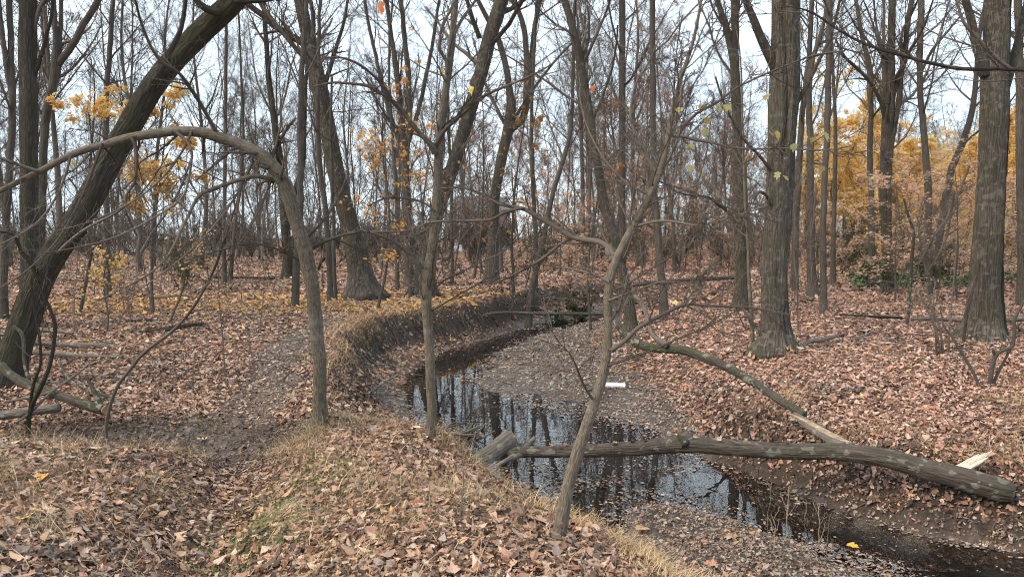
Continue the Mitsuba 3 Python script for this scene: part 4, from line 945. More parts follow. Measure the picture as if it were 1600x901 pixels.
# ------------------------------------------------------------------ fallen wood
def log(name, label, pts, Y0, Y1, bark='m_dead', cat='log', sides=12, ridge=.1, cut=None, drop=None, group=None, part='wood'):
    key = thing(name, label, cat, group)
    P, R = px_line(pts, Y0, Y1)
    if drop is not None:      # lay it on the ground
        P[:, 2] = np.maximum(P[:, 2], ground_z(P[:, 0], P[:, 1]) + R * drop)
    m, uv = stem_mesh(P, R, sides, ridge, seed=len(scene) % 83, step=max(.04, R.mean() * 1.2))
    put(key + '__' + part, m, bark, True, uv)
    for e, o in ((0, 1), (-1, -2)):
        if cut and (e in cut):
            d = unit(P[e] - P[o])
            a = unit(np.cross(d, [0, 0, 1])); b = np.cross(a, d)
            th = np.linspace(0, 2 * np.pi, 17)[:-1]
            rr = R[e] * .93 * (1 + .06 * np.sin(th * 3 + 1))
            ring = P[e] + d * .012 + rr[:, None] * (np.cos(th)[:, None] * a + np.sin(th)[:, None] * b)
            ring0 = ring - d * .03
            v = np.vstack([ring, ring0, P[e] + d * .010])
            j = np.arange(16)
            f = np.vstack([np.stack([j, (j + 1) % 16, j * 0 + 32], 1), np.stack([j, j + 16, (j + 1) % 16], 1), np.stack([(j + 1) % 16, j + 16, (j + 1) % 16 + 16], 1)])
            put(key + '__cut_end', (v, f), 'm_cut')
    return key


k = log('fallen_log', 'long smooth grey brown log lying across the creek to the right bank', [(797, 706, 15), (815, 705, 17), (830, 703, 18), (870, 704, 19), (910, 704, 20), (960, 702, 22), (1000, 700, 24), (1030, 696, 26), (1060, 693, 27), (1100, 694, 26), (1150, 698, 26), (1200, 701, 26),
        (1250, 704, 26), (1300, 706, 27), (1350, 711, 28), (1400, 719, 30), (1450, 731, 32), (1500, 746, 35), (1540, 758, 38), (1566, 766, 38), (1582, 770, 30)], 8.0, 6.3, 'm_log', sides=28, ridge=.11)
for pts, Y0, Y1, mt, nm in [([(795, 716, 6), (812, 706, 8), (828, 693, 7), (836, 683, 6)], 7.9, 8.1, 'm_dead', 'branch'), ([(776, 728, 6), (800, 715, 8), (822, 708, 10)], 7.8, 7.95, 'm_dead', 'branch'),
                            ([(1322, 704, 34), (1306, 688, 18), (1290, 678, 12), (1268, 664, 9), (1246, 652, 6), (1230, 645, 1)], 7.0, 7.6, 'm_pale', 'splinter'),
                            ([(1318, 700, 20), (1298, 690, 13), (1276, 677, 9), (1256, 664, 5), (1246, 657, 1)], 6.95, 7.5, 'm_dead', 'splinter'),
                            ([(1310, 690, 14), (1284, 670, 8), (1262, 656, 6), (1240, 645, 5)], 7.1, 7.6, 'm_dead', 'splinter'),
                            ([(955, 486, 10.6), (958, 493, 11.9), (965, 505, 12.6), (980, 525, 13.9), (998, 538, 13.9), (1020, 543, 13.9), (1045, 543, 14.6), (1065, 546, 14.6), (1090, 556, 14.6), (1110, 563, 14.6), (1130, 572, 13.9), (1160, 587, 13.9), (1190, 606, 13.3), (1220, 625, 13.3), (1245, 641, 13.3), (1257, 648, 11.3)], 9.8, 7.55, 'm_mossy', 'limb'),
                            ([(990, 462, 5), (998, 468, 6), (1006, 480, 7), (1012, 492, 7), (1015, 505, 7), (1019, 520, 8), (1028, 531, 9), (1042, 540, 10)], 9.4, 9.0, 'm_twig', 'branch'),
                            ([(1496, 738, 12), (1510, 729, 9), (1526, 719, 9), (1540, 711, 6), (1550, 704, 1)], 6.52, 6.6, 'm_torn', 'torn_stub'),
                            ([(1500, 740, 10), (1516, 730, 7), (1532, 721, 5), (1544, 714, 1)], 6.5, 6.55, 'm_torn', 'torn_stub'), ([(1494, 736, 12), (1508, 724, 8), (1522, 715, 5), (1530, 709, 1)], 6.55, 6.62, 'm_torn', 'torn_stub'),
                            ([(1060, 680, 6), (1066, 686, 13), (1072, 693, 22)], 7.38, 7.38, 'm_mossy', 'knot'),
                            ([(1560, 774, 16), (1580, 786, 10), (1594, 792, 2)], 6.4, 6.4, 'm_bark_dark', 'splinter'), ([(1562, 760, 14), (1584, 764, 9), (1597, 768, 2)], 6.42, 6.45, 'm_bark_dark', 'splinter'), ([(1552, 778, 14), (1560, 794, 9), (1562, 810, 3)], 6.4, 6.35, 'm_bark_dark', 'splinter')]:
    P_, R_ = px_line(pts, Y0, Y1)
    m_, uv_ = stem_mesh(P_, R_, 14, .45 if 'pl' in nm or nm == 'torn_stub' else .10, seed=len(scene) % 31, step=.03)
    put(f'{k}__{nm}', m_, mt, True, uv_)
labels[k + '__splinter'] = {'label': 'pale splintered wood where the limb tore off'}
labels[k + '__torn_stub'] = {'label': 'torn white stub of fresh wood'}
labels[k + '__limb'] = {'label': 'lichen-covered broken limb arching up behind the leaning sapling'}

log('log_chunk', 'short cut log lying slanted at the left end of the long log', [(736, 732, 25), (758, 714, 28), (780, 697, 29), (797, 684, 30)], 7.15, 7.5, 'm_dead', sides=20, cut=(-1,))
log('long_pole', 'long pale bare pole lying across the far creek bend', [(751, 494, 2), (768, 489, 4), (784, 488, 4.6), (806, 488, 4.8), (840, 489, 5), (890, 490, 5.4), (941, 490, 5.4)], 20, 22.6, 'm_bark_sapling', 'pole', 8, .05)
log('cut_log', 'greenish log with an orange sawn end lying by the dark path', [(2, 570, 13), (26, 592, 14), (48, 602, 15), (76, 612, 15), (110, 623, 15), (140, 634, 15), (164, 640, 16)], 8.0, 7.55, 'm_mossy', 'log', 16, .08, cut=(-1,), drop=.8)
log('grey_log', 'smooth grey log nearest the left edge, below the sawn log', [(-30, 652, 15), (0, 648, 15), (40, 642, 15), (92, 636, 14)], 7.4, 7.5, 'm_dead', 'log', 14, .06, drop=.8)
log('forked_stick', 'greenish forked stick leaning on the sawn log', [(134, 585, 5), (140, 598, 6), (148, 612, 7), (158, 632, 8)], 7.7, 7.6, 'm_mossy', 'stick', 8, .08)
log('short_stick', 'greenish stick ending beside the orange sawn end', [(94, 566, 3), (112, 596, 4), (148, 612, 6), (170, 620, 6), (190, 634, 6)], 8.4, 7.6, 'm_mossy', 'stick', 8, .08, drop=.9)
log('bleached_stick', 'thin bleached stick lying between the grey log and the sawn log', [(6, 628, 3), (50, 620, 4), (86, 610, 4)], 7.6, 7.7, 'm_dead', 'stick', 8, .05, drop=.9)
log('upright_stick', 'mossy broken stick standing against the mossy leaning trunk', [(46, 594, 6), (38, 564, 6), (36, 526, 6), (20, 510, 4)], 8.2, 8.4, 'm_mossy', 'stick', 8, .1)
FL = 'old logs lying in a row behind the mossy leaning trunk'
log('old_log', 'old grey log behind the mossy trunk, farthest of three in a row', [(50, 515, 7), (75, 516, 7), (92, 518, 6), (114, 521, 5)], 12.6, 12.6, 'm_dead', 'log', 8, .1, drop=.7)
log('old_log', 'old grey log behind the mossy trunk, middle and longest of three in a row', [(46, 534, 8), (90, 536, 8), (125, 539, 9), (165, 541, 8), (202, 543, 7)], 11.6, 11.5, 'm_dead', 'log', 10, .1, drop=.7)
log('old_log', 'old brown log behind the mossy trunk, nearest of three in a row', [(46, 550, 8), (90, 552, 8), (120, 555, 7), (160, 557, 6), (192, 557, 5)], 10.8, 10.8, 'm_dead', 'log', 10, .1, drop=.7)
log('curved_branch', 'dark curved branch lying on the leaves left of the path', [(210, 530, 4), (225, 525, 7), (250, 517, 9), (266, 513, 9), (285, 509, 7), (300, 506, 5), (322, 506, 3)], 13.2, 14, 'm_bark_dark', 'branch', 10, .12, drop=.5)
log('thin_branch', 'thin dark branch lying behind the curved one', [(180, 504, 2), (215, 501, 3), (250, 500, 3), (266, 506, 2)], 15, 15, 'm_bark_dark', 'branch', 6, .1, drop=.5)
log('flat_log', 'flat dark log lying across the far end of the left clearing', [(336, 433, 4), (352, 433, 5), (372, 433, 4), (395, 434, 4), (430, 434, 4)], 29, 29, 'm_bark_dark', 'log', 8, .1, drop=.6)
log('flat_log', 'pale flat log lying among the yellow leaves of the left clearing', [(236, 465, 3), (262, 463, 4), (284, 461, 4), (305, 466, 3)], 20, 20, 'm_dead', 'log', 8, .1, drop=.6)
log('flat_log', 'thick dark fallen trunk lying behind the curved grey tree', [(990, 446, 5), (1020, 442, 6), (1050, 439, 7), (1100, 436, 7), (1150, 434, 6)], 26, 27.5, 'm_bark_mid', 'log', 10, .1, drop=.5)
log('flat_log', 'thin broken log lying left of the thick ridged tree', [(1312, 491, 2), (1348, 493, 3), (1380, 495, 5), (1410, 496, 4)], 15.3, 15.3, 'm_bark_dark', 'log', 8, .15, drop=.5)
log('flat_log', 'long pale log passing behind the foot of the thick ridged tree', [(1424, 499, 4), (1444, 497, 6), (1470, 499, 6), (1500, 500, 7), (1560, 500, 7), (1600, 499, 7), (1680, 500, 7)], 15, 15, 'm_dead', 'log', 8, .12, drop=.5)
log('crooked_root', 'crooked root-like branch lying right of the hollow tree', [(1249, 556, 8), (1253, 541, 7), (1264, 533, 7), (1282, 530, 7), (1296, 527, 6), (1311, 523, 4)], 12.2, 12.4, 'm_dead', 'branch', 10, .15, drop=.6)
log('small_stick', 'small brown stick lying alone on the leaves of the right bank', [(1337, 530, 3), (1350, 524, 3.5), (1364, 518, 3)], 12.6, 12.9, 'm_dead', 'stick', 6, .1, drop=.8)
log('black_branch', 'black branch on the leaves at the left foot of the thick ridged tree', [(1474, 548, 2), (1490, 545, 4), (1506, 539, 4)], 11.9, 12.2, 'm_bark_dark', 'branch', 6, .1, drop=.6)
log('bank_stick', 'forked grey stick lying on the leafy slope left of the pool', [(560, 630, 3), (578, 612, 5), (600, 597, 4), (624, 584, 2)], 10.9, 11.6, 'm_dead', 'stick', 6, .1, drop=.8)
log('path_stick', 'short black stick lying in the dip of the path', [(270, 735, 2), (290, 727, 4), (312, 715, 2)], 6.1, 6.3, 'm_bark_dark', 'stick', 6, .1, drop=1.0)
log('clearing_trunk', 'thin dead trunk propped at the far edge of the left clearing', [(497, 422, 4), (502, 410, 5), (508, 403, 5)], 26, 26, 'm_bark_dark', 'branch', 6, .1)

LIPX_, LIPY_ = [-2.5, -2.7, -2.95, -2.95, -2.2, -1.55, -.8, .2], [10.5, 12.2, 13.4, 15.8, 17.6, 18.9, 20.4, 22.9]
# sticks heaped against the near bank
g_ = np.random.default_rng(33)
key = thing('brush_pile', 'heap of tangled sticks caught beside the short cut log', 'brush pile')
for i in range(64):
    c = np.array([-.62, 8.35, -.58]) + np.clip(g_.normal(0, 1, 3), -1.6, 1.6) * [.17, .16, .10]
    th, el, L = g_.normal(.8, .9), g_.normal(.12, .3), g_.uniform(.22, .7)
    d = np.array([math.cos(th) * math.cos(el), math.sin(th) * math.cos(el), math.sin(el)])
    P_ = np.stack([c + d * L * (t - .5) + g_.normal(0, .02, 3) for t in np.linspace(0, 1, 5)])
    m_, uv_ = stem_mesh(P_, np.linspace(1, .5, 5) * g_.uniform(.008, .022), 6, .1, i, step=.12)
    put(key + '__stick', m_, ['m_dead', 'm_twig', 'm_bark_mid'][i % 3], True, uv_)
key = thing('root_tangle', 'tangle of bare roots and sticks hanging on the far cut bank', 'roots')
for i in range(40):
    c = at(g_.uniform(770, 890), g_.uniform(455, 490), 21.6) + g_.normal(0, .25, 3) * [1, 1, .3]
    th, el, L = g_.normal(.4, 1.0), g_.normal(-.1, .4), g_.uniform(.5, 1.6)
    d = np.array([math.cos(th) * math.cos(el), .5 * math.sin(th) * math.cos(el), math.sin(el)])
    P_ = np.stack([c + d * L * (t - .5) + g_.normal(0, .05, 3) for t in np.linspace(0, 1, 6)])
    m_, uv_ = stem_mesh(P_, np.linspace(1, .5, 6) * g_.uniform(.005, .013), 5, .1, i, step=.2)
    put(key + '__root', m_, ['m_dead', 'm_twig'][i % 2], True, uv_)

key = thing('bank_roots', 'bare roots hanging out of the dark face of the curved left bank', 'roots')
for i in range(90):
    y0 = g_.uniform(12.6, 20.5)
    x0 = float(np.interp(y0, LIPY_, LIPX_)) + g_.uniform(.02, .22)
    L = g_.uniform(.25, .75)
    t = np.linspace(0, 1, 6)
    qx, qy = x0 + t * L * .6 + .05 * np.sin(t * 5 + i), y0 + t * L * g_.normal(0, .5) - .1 * t
    P_ = np.stack([qx, qy, ground_z(qx, qy) + .02 + .05 * np.sin(t * 3.1) + g_.normal(0, .012, 6)], 1)
    m_, uv_ = stem_mesh(P_, np.linspace(1, .4, 6) * g_.uniform(.005, .015), 5, .15, i, step=.12)
    put(key + '__root', m_, ['m_dead', 'm_twig', 'm_bark_dark'][i % 3], True, uv_)

# stems, whips and shrubs in front
WT = [lev(6, .3, 1, .22, .7, .1, .12, 6, .5, .0016), lev(4, .2, 1, .4, .8, 0, .15, 4, .6, .0013)]
tree('whip_stem', 'long thin bare stem arching up from the leaves beside the sawn log', [([(163, 613, 6), (186, 596, 5.5), (204, 578, 5.5), (216, 558, 5), (236, 542, 5), (266, 520, 5), (288, 498, 4.5), (300, 484, 4.5), (320, 450, 4), (338, 412, 4), (352, 372, 3.5), (364, 335, 3), (374, 300, 2.5)], 7.4, 6.6)], bark='m_twig', flare=0, sides=8, crown=WT, cat='sapling')
tree('dark_whip', 'thin dark sapling stem bending at the left edge in front of the logs', [([(40, 655, 7), (48, 640, 7), (66, 604, 7), (78, 570, 6), (84, 540, 6), (86, 506, 6), (76, 480, 5), (60, 440, 4), (48, 400, 3)], 6.9, 6.6)], bark='m_bark_dark', flare=0, sides=8, crown=WT, cat='sapling')
tree('dark_whip', 'second thin dark stem close left of the bending one', [([(44, 652, 5), (48, 624, 5), (52, 600, 5), (64, 564, 4.5), (60, 510, 4), (52, 470, 3), (50, 430, 2)], 6.9, 6.7)], bark='m_bark_dark', flare=0, sides=8, crown=WT, cat='sapling')
log('leaning_switch', 'straight thin bare switch leaning across the logs at the left edge', [(26, 660, 4), (50, 642, 4), (80, 612, 4), (120, 584, 3.5), (142, 564, 3)], 6.8, 7.3, 'm_dead', 'stick', 6, .05)
tree('overhanging_branch_tree', 'tree standing outside the right edge, its long bare branch reaching in at the top', [([(1770, 700, 60), (1766, 500, 46), (1760, 300, 40), (1752, 100, 36), (1745, -100, 30), (1740, -300, 20)], 5.4, 5.4)],
     [([(1752, 130, 12), (1690, 118, 9), (1610, 109, 7), (1576, 107, 6), (1507, 108, 6), (1449, 98, 5.5), (1397, 83, 5), (1370, 76, 4.5), (1335, 62, 4), (1301, 41, 3.5), (1266, 17, 3), (1235, 10, 2), (1215, 12, 1.5)], 5.4, 5.0),
      ([(1576, 106, 6), (1556, 90, 5.5), (1542, 76, 5), (1525, 56, 5), (1507, 38, 4.5), (1500, 20, 4), (1494, 0, 3.5), (1480, -40, 3)], 5.15, 5.1)], flare=.3, limb_twigs=WHIP)
tree('bare_shrub_right', 'bare grey shrub with kinked stems at the right edge on brown grass', [([(1546, 616, 8), (1547, 595, 7), (1549, 578, 7), (1554, 557, 7), (1566, 547, 6), (1582, 541, 6), (1586, 514, 5), (1584, 502, 5), (1595, 480, 4), (1612, 450, 3)], 9.0, 8.8), ([(1549, 606, 5), (1558, 586, 4.5), (1568, 566, 4), (1578, 545, 4), (1586, 520, 3)], 9.0, 9.0),
     ([(1532, 614, 6), (1526, 594, 5), (1514, 570, 5), (1496, 540, 4.5), (1485, 522, 4), (1474, 508, 3.5), (1470, 480, 2)], 9.0, 9.1), ([(1555, 557, 5), (1552, 548, 5), (1551, 545, 3)], 8.95, 8.9)], bark='m_bark_mid', flare=0, sides=8, crown=[lev(7, .4, 1, .18, .7, .1, .12, 6, .5, .0018), lev(4, .2, 1, .4, .8, 0, .15, 4, .6, .0014)], cat='shrub')
tree('thin_stem_shrub', 'clump of thin dark upright stems left of the thick ridged tree', [([(1470, 562, 5), (1467, 540, 4), (1462, 510, 3.5), (1450, 486, 3), (1436, 455, 2)], 11.3, 11.3), ([(1475, 562, 5), (1472, 535, 4), (1468, 510, 3.5), (1454, 478, 3), (1446, 440, 2)], 11.3, 11.3), ([(1480, 560, 4), (1483, 530, 3.5), (1484, 500, 3), (1487, 470, 3), (1492, 420, 2.5), (1494, 380, 2)], 11.3, 11.3),
     ([(1463, 560, 4), (1462, 520, 3), (1458, 480, 2.5), (1462, 440, 2)], 11.4, 11.4)], bark='m_twig', flare=0, sides=6, crown=WT, cat='shrub')
tree('sprig', 'thin mossy stem rising alone behind the pale log on the right', [([(1416, 520, 4), (1418, 500, 6), (1420, 470, 6), (1424, 420, 6), (1428, 370, 5), (1420, 340, 4), (1412, 310, 3)], 15, 15)], bark='m_mossy', flare=0, sides=6, crown=WT, cat='sapling')
tree('sprig', 'thin upright stem on the near bank between the sapling and the leaf pile', [([(704, 880, 3), (713, 830, 2.6), (720, 790, 2.4), (724, 750, 2), (722, 720, 1.4)], 3.95, 4.2)], bark='m_twig', flare=0, sides=6, crown=WT, cat='sapling')
for k, (px, pts) in enumerate([(628, [(628, 676, 2.4), (626, 655, 2), (625, 640, 1.6)]), (648, [(648, 672, 3), (646, 650, 2.4), (648, 630, 2)])]):
    tree('mud_twig', ['short dark twig standing in the mud patch, the left one', 'short dark twig standing in the mud patch, the right one'][k], [(pts, 9.7, 9.8)], bark='m_twig', flare=0, sides=6, cat='twig')
# dry seed stalks on the mud bar
for i, (px, py, h) in enumerate([(1196, 856, .52), (1226, 850, .5), (1252, 868, .42), (1275, 876, .46), (1016, 862, .38), (1206, 880, .34), (1290, 862, .36)]):
    zz = -.77
    x, y = on_level(px, py, zz)
    g = np.random.default_rng(200 + i)
    key = thing('dry_stalk', 'dry pale seed stalk with a forked head standing on the mud bar', 'dry plant', 'dry seed stalks on the mud bar')
    z0 = float(ground_z(x, y)[0])
    P_ = np.stack([[x + g.normal(0, .008) + .03 * t, y + g.normal(0, .008), z0 - .04 + (h + .04) * t] for t in np.linspace(0, 1, 8)])
    R_ = np.linspace(.0045, .0022, 8)
    m_, uv_ = stem_mesh(P_, R_, 6, .05, i, step=.05)
    put(key + '__stem', m_, 'm_pale' if i % 2 else 'm_dead', True, uv_)
    pt = grow(P_[None], R_[None], [lev(5, .4, .98, .45, .55, .35, .08, 6, .7, .0018), lev(4, .55, 1, .32, .6, .3, .1, 4, .7, .0014)], g)
    put(key + '__side_stems', join([tubes(C, r, 4) for C, r, s in pt]), 'm_pale' if i % 2 else 'm_dead', True, kind='stuff')

# white pipe on the mud flat
xy = on_level(958, 600, -.70)
key = thing('drain_pipe', 'short white plastic pipe lying on the mud of the right bank', 'pipe')
prof = np.array([[.038, 0], [.045, 0], [.045, .15], [.050, .152], [.050, .20], [.045, .202], [.045, .37], [.038, .37], [.038, 0]])
pm = trimesh.creation.revolve(prof, sections=28)
pz = float(ground_z(xy[0], xy[1])[0])
pm.apply_transform(trimesh.transformations.euler_matrix(0, math.pi / 2 + .04, math.radians(-4)))
pm.apply_translation([xy[0] - .18, xy[1], max(pz, ZW) + .055])
put(key, pm, 'm_pipe', smooth=40)
print('entries', len(scene))


# ------------------------------------------------------------------ evergreen plants, houses glimpsed through the wood
def evergreen(name, label, px, py, Y, w, h, n, size, seed, group=None):
    g = np.random.default_rng(seed)
    key = thing(name, label, 'shrub', group)
    b = at(px, py, Y)
    z = float(ground_z(b[0], b[1])[0])
    k = 9
    P = []
    for i in range(k):
        e = np.array([b[0] + g.uniform(-.5, .5) * w, b[1] + g.uniform(-.5, .5) * w, z + h * g.uniform(.55, 1)])
        s = np.array([b[0] + g.uniform(-.12, .12) * w, b[1], z - .05])
        t = np.linspace(0, 1, 8)[:, None]
        P.append(s + (e - s) * t + np.array([0, 0, .12 * h]) * np.sin(t * 3.14))
    P = np.stack(P)
    R = np.tile(np.linspace(.012, .004, 8), (k, 1))
    pt = grow(P, R, [lev(9, .15, 1, .4, .8, .1, .12, 5, .6, .003)], g)
    put(key + '__stems', join([tubes(P, R, 5)] + [tubes(C, r, s) for C, r, s in pt]), 'm_twig', True, kind='stuff')
    C = np.concatenate([pt[0][0].reshape(-1, 3), P.reshape(-1, 3)])
    pos = C[g.integers(0, len(C), n)] + g.normal(0, .05, (n, 3))
    pos = pos[meshkit.fbm(pos * 3.1 + seed, 2) > .44]
    m, col = leaf_quads(pos, size, g, pick(GREEN, len(pos), g, .3), .35, .5)
    put(key + '__leaves', m, 'm_tree_leaf', color=col, kind='stuff')


evergreen('evergreen_shrub', 'small dark evergreen shrub behind the curved grey tree', 906, 440, 23.5, 1.0, 1.0, 1600, .09, 1)
evergreen('evergreen_shrub', 'low evergreen sprawl at the nose of the far bank', 884, 452, 22.8, 1.2, .55, 1100, .09, 2)
evergreen('evergreen_shrub', 'dark evergreen shrub around the foot of the multi-stemmed tree', 1400, 452, 23.8, 2.6, .95, 2200, .09, 3)
evergreen('evergreen_shrub', 'evergreen shrub growing right of the multi-stemmed tree', 1440, 450, 25.0, 2.4, 1.3, 1500, .10, 4)
evergreen('evergreen_shrub', 'green shrub in the gap between golden trees', 1328, 425, 38, 2.4, 1.7, 1100, .16, 5)
evergreen('evergreen_shrub', 'dull green bush at the back of the left clearing', 285, 410, 24, 2.2, 1.6, 1500, .08, 6)


def house(key, x, y, w, d, h, roof_h, wall, nwin, turn=0.0):
    """walls, gabled roof with eaves, windows with frames and panes on the side towards the camera"""
    M = trimesh.transformations.rotation_matrix(turn, [0, 0, 1])
    M[:3, 3] = [x, y, float(ground_z(x, y)[0]) - .2]

    def box(e, c):
        b = trimesh.creation.box(e); b.apply_translation(c); b.apply_transform(M)
        return b
    put(key + '__wall', box([w, d, h], [0, 0, h / 2]), wall)
    for i in range(int(h / .35)):
        put(key + '__wall__board', box([w + .03, .03, .33], [0, -d / 2 - .012, .18 + i * .35]), wall)
    e = .4
    v = np.array([[-w / 2 - e, -d / 2 - e, h - .1], [w / 2 + e, -d / 2 - e, h - .1], [w / 2 + e, d / 2 + e, h - .1], [-w / 2 - e, d / 2 + e, h - .1], [-w / 2 - e, 0, h + roof_h], [w / 2 + e, 0, h + roof_h]])
    v = np.vstack([v, v - [0, 0, .15]])
    up = [[0, 1, 5, 4], [2, 3, 4, 5]]
    f = up + [[6 + a for a in q_[::-1]] for q_ in up] + [[0, 6, 7, 1], [2, 8, 9, 3], [1, 7, 11, 5], [5, 11, 8, 2], [3, 9, 10, 4], [4, 10, 6, 0]]
    rm = trimesh.Trimesh(*[np.array(v), np.vstack([np.array(f)[:, [0, 1, 2]], np.array(f)[:, [0, 2, 3]]])], process=False)
    rm.apply_transform(M)
    put(key + '__roof', rm, 'm_roof')
    for s in (-1, 1):
        put(key + '__wall__gable', trimesh.Trimesh(np.array([[s * (w / 2 - .01), -d / 2, h - .1], [s * (w / 2 - .01), d / 2, h - .1], [s * (w / 2 - .01), 0, h + roof_h - .2]]), [[0, 1, 2], [0, 2, 1]], process=False).apply_transform(M), wall)
    put(key + '__roof__chimney', box([.7, .7, 1.6], [w * .22, .5, h + roof_h * .75]), 'm_siding_pale')
    for lv in range(max(1, int(h // 2.7))):
        for i in range(nwin):
            cx, cz = -w / 2 + (i + .5) * w / nwin, 1.6 + lv * 2.7
            wk = put(key + '__window', box([1.25, .10, 1.55], [cx, -d / 2 - .04, cz]), 'm_white')
            put(wk + '__pane', box([1.0, .04, .62], [cx, -d / 2 - .10, cz - .34]), 'm_pane')
            put(wk + '__pane', box([1.0, .04, .62], [cx, -d / 2 - .10, cz + .34]), 'm_pane')


for px, Y, w, h, rh, wall, nw, turn, lab in [(752, 100, 6, 5.2, 2.0, 'm_siding', 3, .2, 'blue grey house glimpsed between trunks behind the creek bend'),
                                             (1478, 70, 11, 3.2, 2.4, 'm_siding_pale', 4, -.2, 'low pale house with white windows behind the orange sprays')]:
    key = thing('house', lab, 'house')
    b = at(px, 400, Y)
    house(key, b[0], b[1], w, 8, h, rh, wall, nw, turn)


def car(px, Y, turn, lab):
    key = thing('parked_car', lab, 'car')
    b = at(px, 390, Y)
    M = trimesh.transformations.rotation_matrix(turn, [0, 0, 1])
    M[:3, 3] = [b[0], b[1], float(ground_z(b[0], b[1])[0])]
    side = np.array([(-2.2, .35), (2.2, .35), (2.25, .75), (2.0, .95), (1.15, 1.0), (.55, 1.48), (-1.1, 1.5), (-1.75, 1.02), (-2.2, .95), (-2.28, .6)])
    body = trimesh.creation.extrude_polygon(Polygon(side), 1.7, engine='earcut')
    R = trimesh.transformations.rotation_matrix(math.pi / 2, [1, 0, 0]); R[1, 3] = .85
    body.apply_transform(R); body.apply_transform(M)
    put(key + '__body', body, 'm_white')
    for s in (-1, 1):
        for q_ in ([(.05, 1.02), (1.0, 1.02), (.52, 1.4), (.05, 1.42)], [(-.05, 1.02), (-.05, 1.42), (-1.02, 1.42), (-1.5, 1.04)]):
            p = trimesh.creation.extrude_polygon(Polygon(q_), .02, engine='earcut')
            R2 = trimesh.transformations.rotation_matrix(math.pi / 2, [1, 0, 0]); R2[1, 3] = s * .855 + .01
            p.apply_transform(R2); p.apply_transform(M)
            put(key + '__window', p, 'm_pane')
        for x in (-1.4, 1.35):
            c = trimesh.creation.cylinder(.33, .22, sections=20)
            c.apply_transform(trimesh.transformations.rotation_matrix(math.pi / 2, [1, 0, 0])); c.apply_translation([x, s * .78, .33]); c.apply_transform(M)
            wk = put(key + '__wheel', c, 'm_rubber')
            c = trimesh.creation.cylinder(.19, .23, sections=16)
            c.apply_transform(trimesh.transformations.rotation_matrix(math.pi / 2, [1, 0, 0])); c.apply_translation([x, s * .79, .33]); c.apply_transform(M)
            put(wk + '__rim', c, 'm_white')


car(182, 78, .1, 'white car parked far behind the yellow maples on the left')

# ------------------------------------------------------------------ leaf litter
TAN = [(.42, .27, .185), (.36, .215, .145), (.50, .34, .245), (.30, .165, .11), (.22, .118, .082), (.11, .066, .05), (.40, .295, .235), (.33, .25, .21), (.43, .28, .185), (.085, .058, .048), (.52, .39, .305), (.34, .20, .14), (.16, .10, .078)]
PINK = [(.48, .29, .22), (.41, .235, .18), (.51, .34, .27), (.32, .17, .13), (.22, .13, .10), (.14, .09, .07), (.45, .34, .28), (.52, .40, .325), (.12, .078, .064), (.36, .20, .13)]
GREY = [(.30, .255, .225), (.22, .185, .16), (.37, .30, .26), (.15, .122, .105), (.42, .32, .265), (.11, .09, .078), (.27, .185, .14), (.38, .335, .30), (.33, .21, .155)]
GOLDL = [(.60, .36, .10), (.54, .32, .11), (.66, .43, .16), (.46, .26, .10), (.40, .22, .1), (.62, .40, .2)]
DARK = [(.085, .055, .045), (.13, .08, .06), (.18, .11, .08), (.06, .045, .04), (.24, .17, .13)]


def litter_color(x, y, g):
    n = len(x)
    c = pick(TAN, n, g)
    right = sm(-.4, .6, (x - .12 * y - .6) + 2 * (xy0(x, y, .6, 41) - .5)) * sm(5.5, 7, y)
    u = g.uniform(size=n)
    c = np.where((u < right)[:, None], pick(PINK, n, g), c)
    m = mud_mask(x, y)
    c = np.where((g.uniform(size=n) < m * .9)[:, None], pick(GREY, n, g), c)
    s = soil_mask(x, y)
    c = np.where((g.uniform(size=n) < s * .55)[:, None], pick(DARK, n, g), c)
    gm = gold_mask(x, y)
    c = np.where((g.uniform(size=n) < gm * .75)[:, None], pick(GOLDL, n, g), c)
    patch = xy0(x, y, 1.3, 43, 3)
    c = np.where((g.uniform(size=n) < sm(.55, .7, patch) * .5)[:, None], pick(DARK + GREY, n, g), c)
    odd = g.uniform(size=n)
    c = np.where((odd < .006)[:, None], pick(GOLDL, n, g), c)
    c = np.where((odd > .995)[:, None], pick([(.26, .08, .05), (.34, .14, .07)], n, g), c)
    wetd = dip_mask(x, y)[:, None]
    c = c * (1 - .5 * wetd)      # soaked leaves are darker
    return c * (.8 + .4 * xy0(x, y, .9, 45))[:, None]


def straw(x, y):
    return sm(.46, .62, xy0(x, y, 1.5, 61, 3)) * sm(7, 6.4, y) * sm(1.4, .9, x) * sm(.2, .45, path_dist(x, y))


def density(x, y):
    b = base_z(x, y)
    d = 1.0 - .35 * mud_mask(x, y) - .65 * sm(.55, .9, slope(x, y)) * sm(1.0, .2, x) * sm(12.5, 14, y) - .45 * straw(x, y) - .4 * sm(.5, .3, np.hypot((x + 1.42) / .6, (y - 4.7) / 1.2))
    d = d * (1 - .4 * sm(.5, .2, path_dist(x, y)) * sm(6, 7.5, y) * sm(20, 15, y))
    water = sm(-.83, -.88, ground_z(x, y))
    rafts = sm(.56, .66, xy0(x, y, 1.1, 51, 4)) * sm(-1.1, -.95, b)
    d = d * (1 - water) + water * (.012 + .45 * rafts + .22 * sm(-.95, -.88, b))
    p = sm(.45, .2, path_dist(x, y)) * sm(9, 7, y)
    return np.clip(d * (1 - .15 * p), 0, 1)


def wedge_points(n, y0, y1, g, half=.78, k=1.0):
    """points spread evenly over the ground between two distances, a little wider than the view"""
    d = np.sqrt(g.uniform(y0 ** 2, y1 ** 2, n))
    a = g.uniform(-1, 1, n) * math.atan(half + .06)
    x, y = d * np.tan(a) * .98, d
    keep = g.uniform(size=n) < density(x, y)
    return x[keep], y[keep]


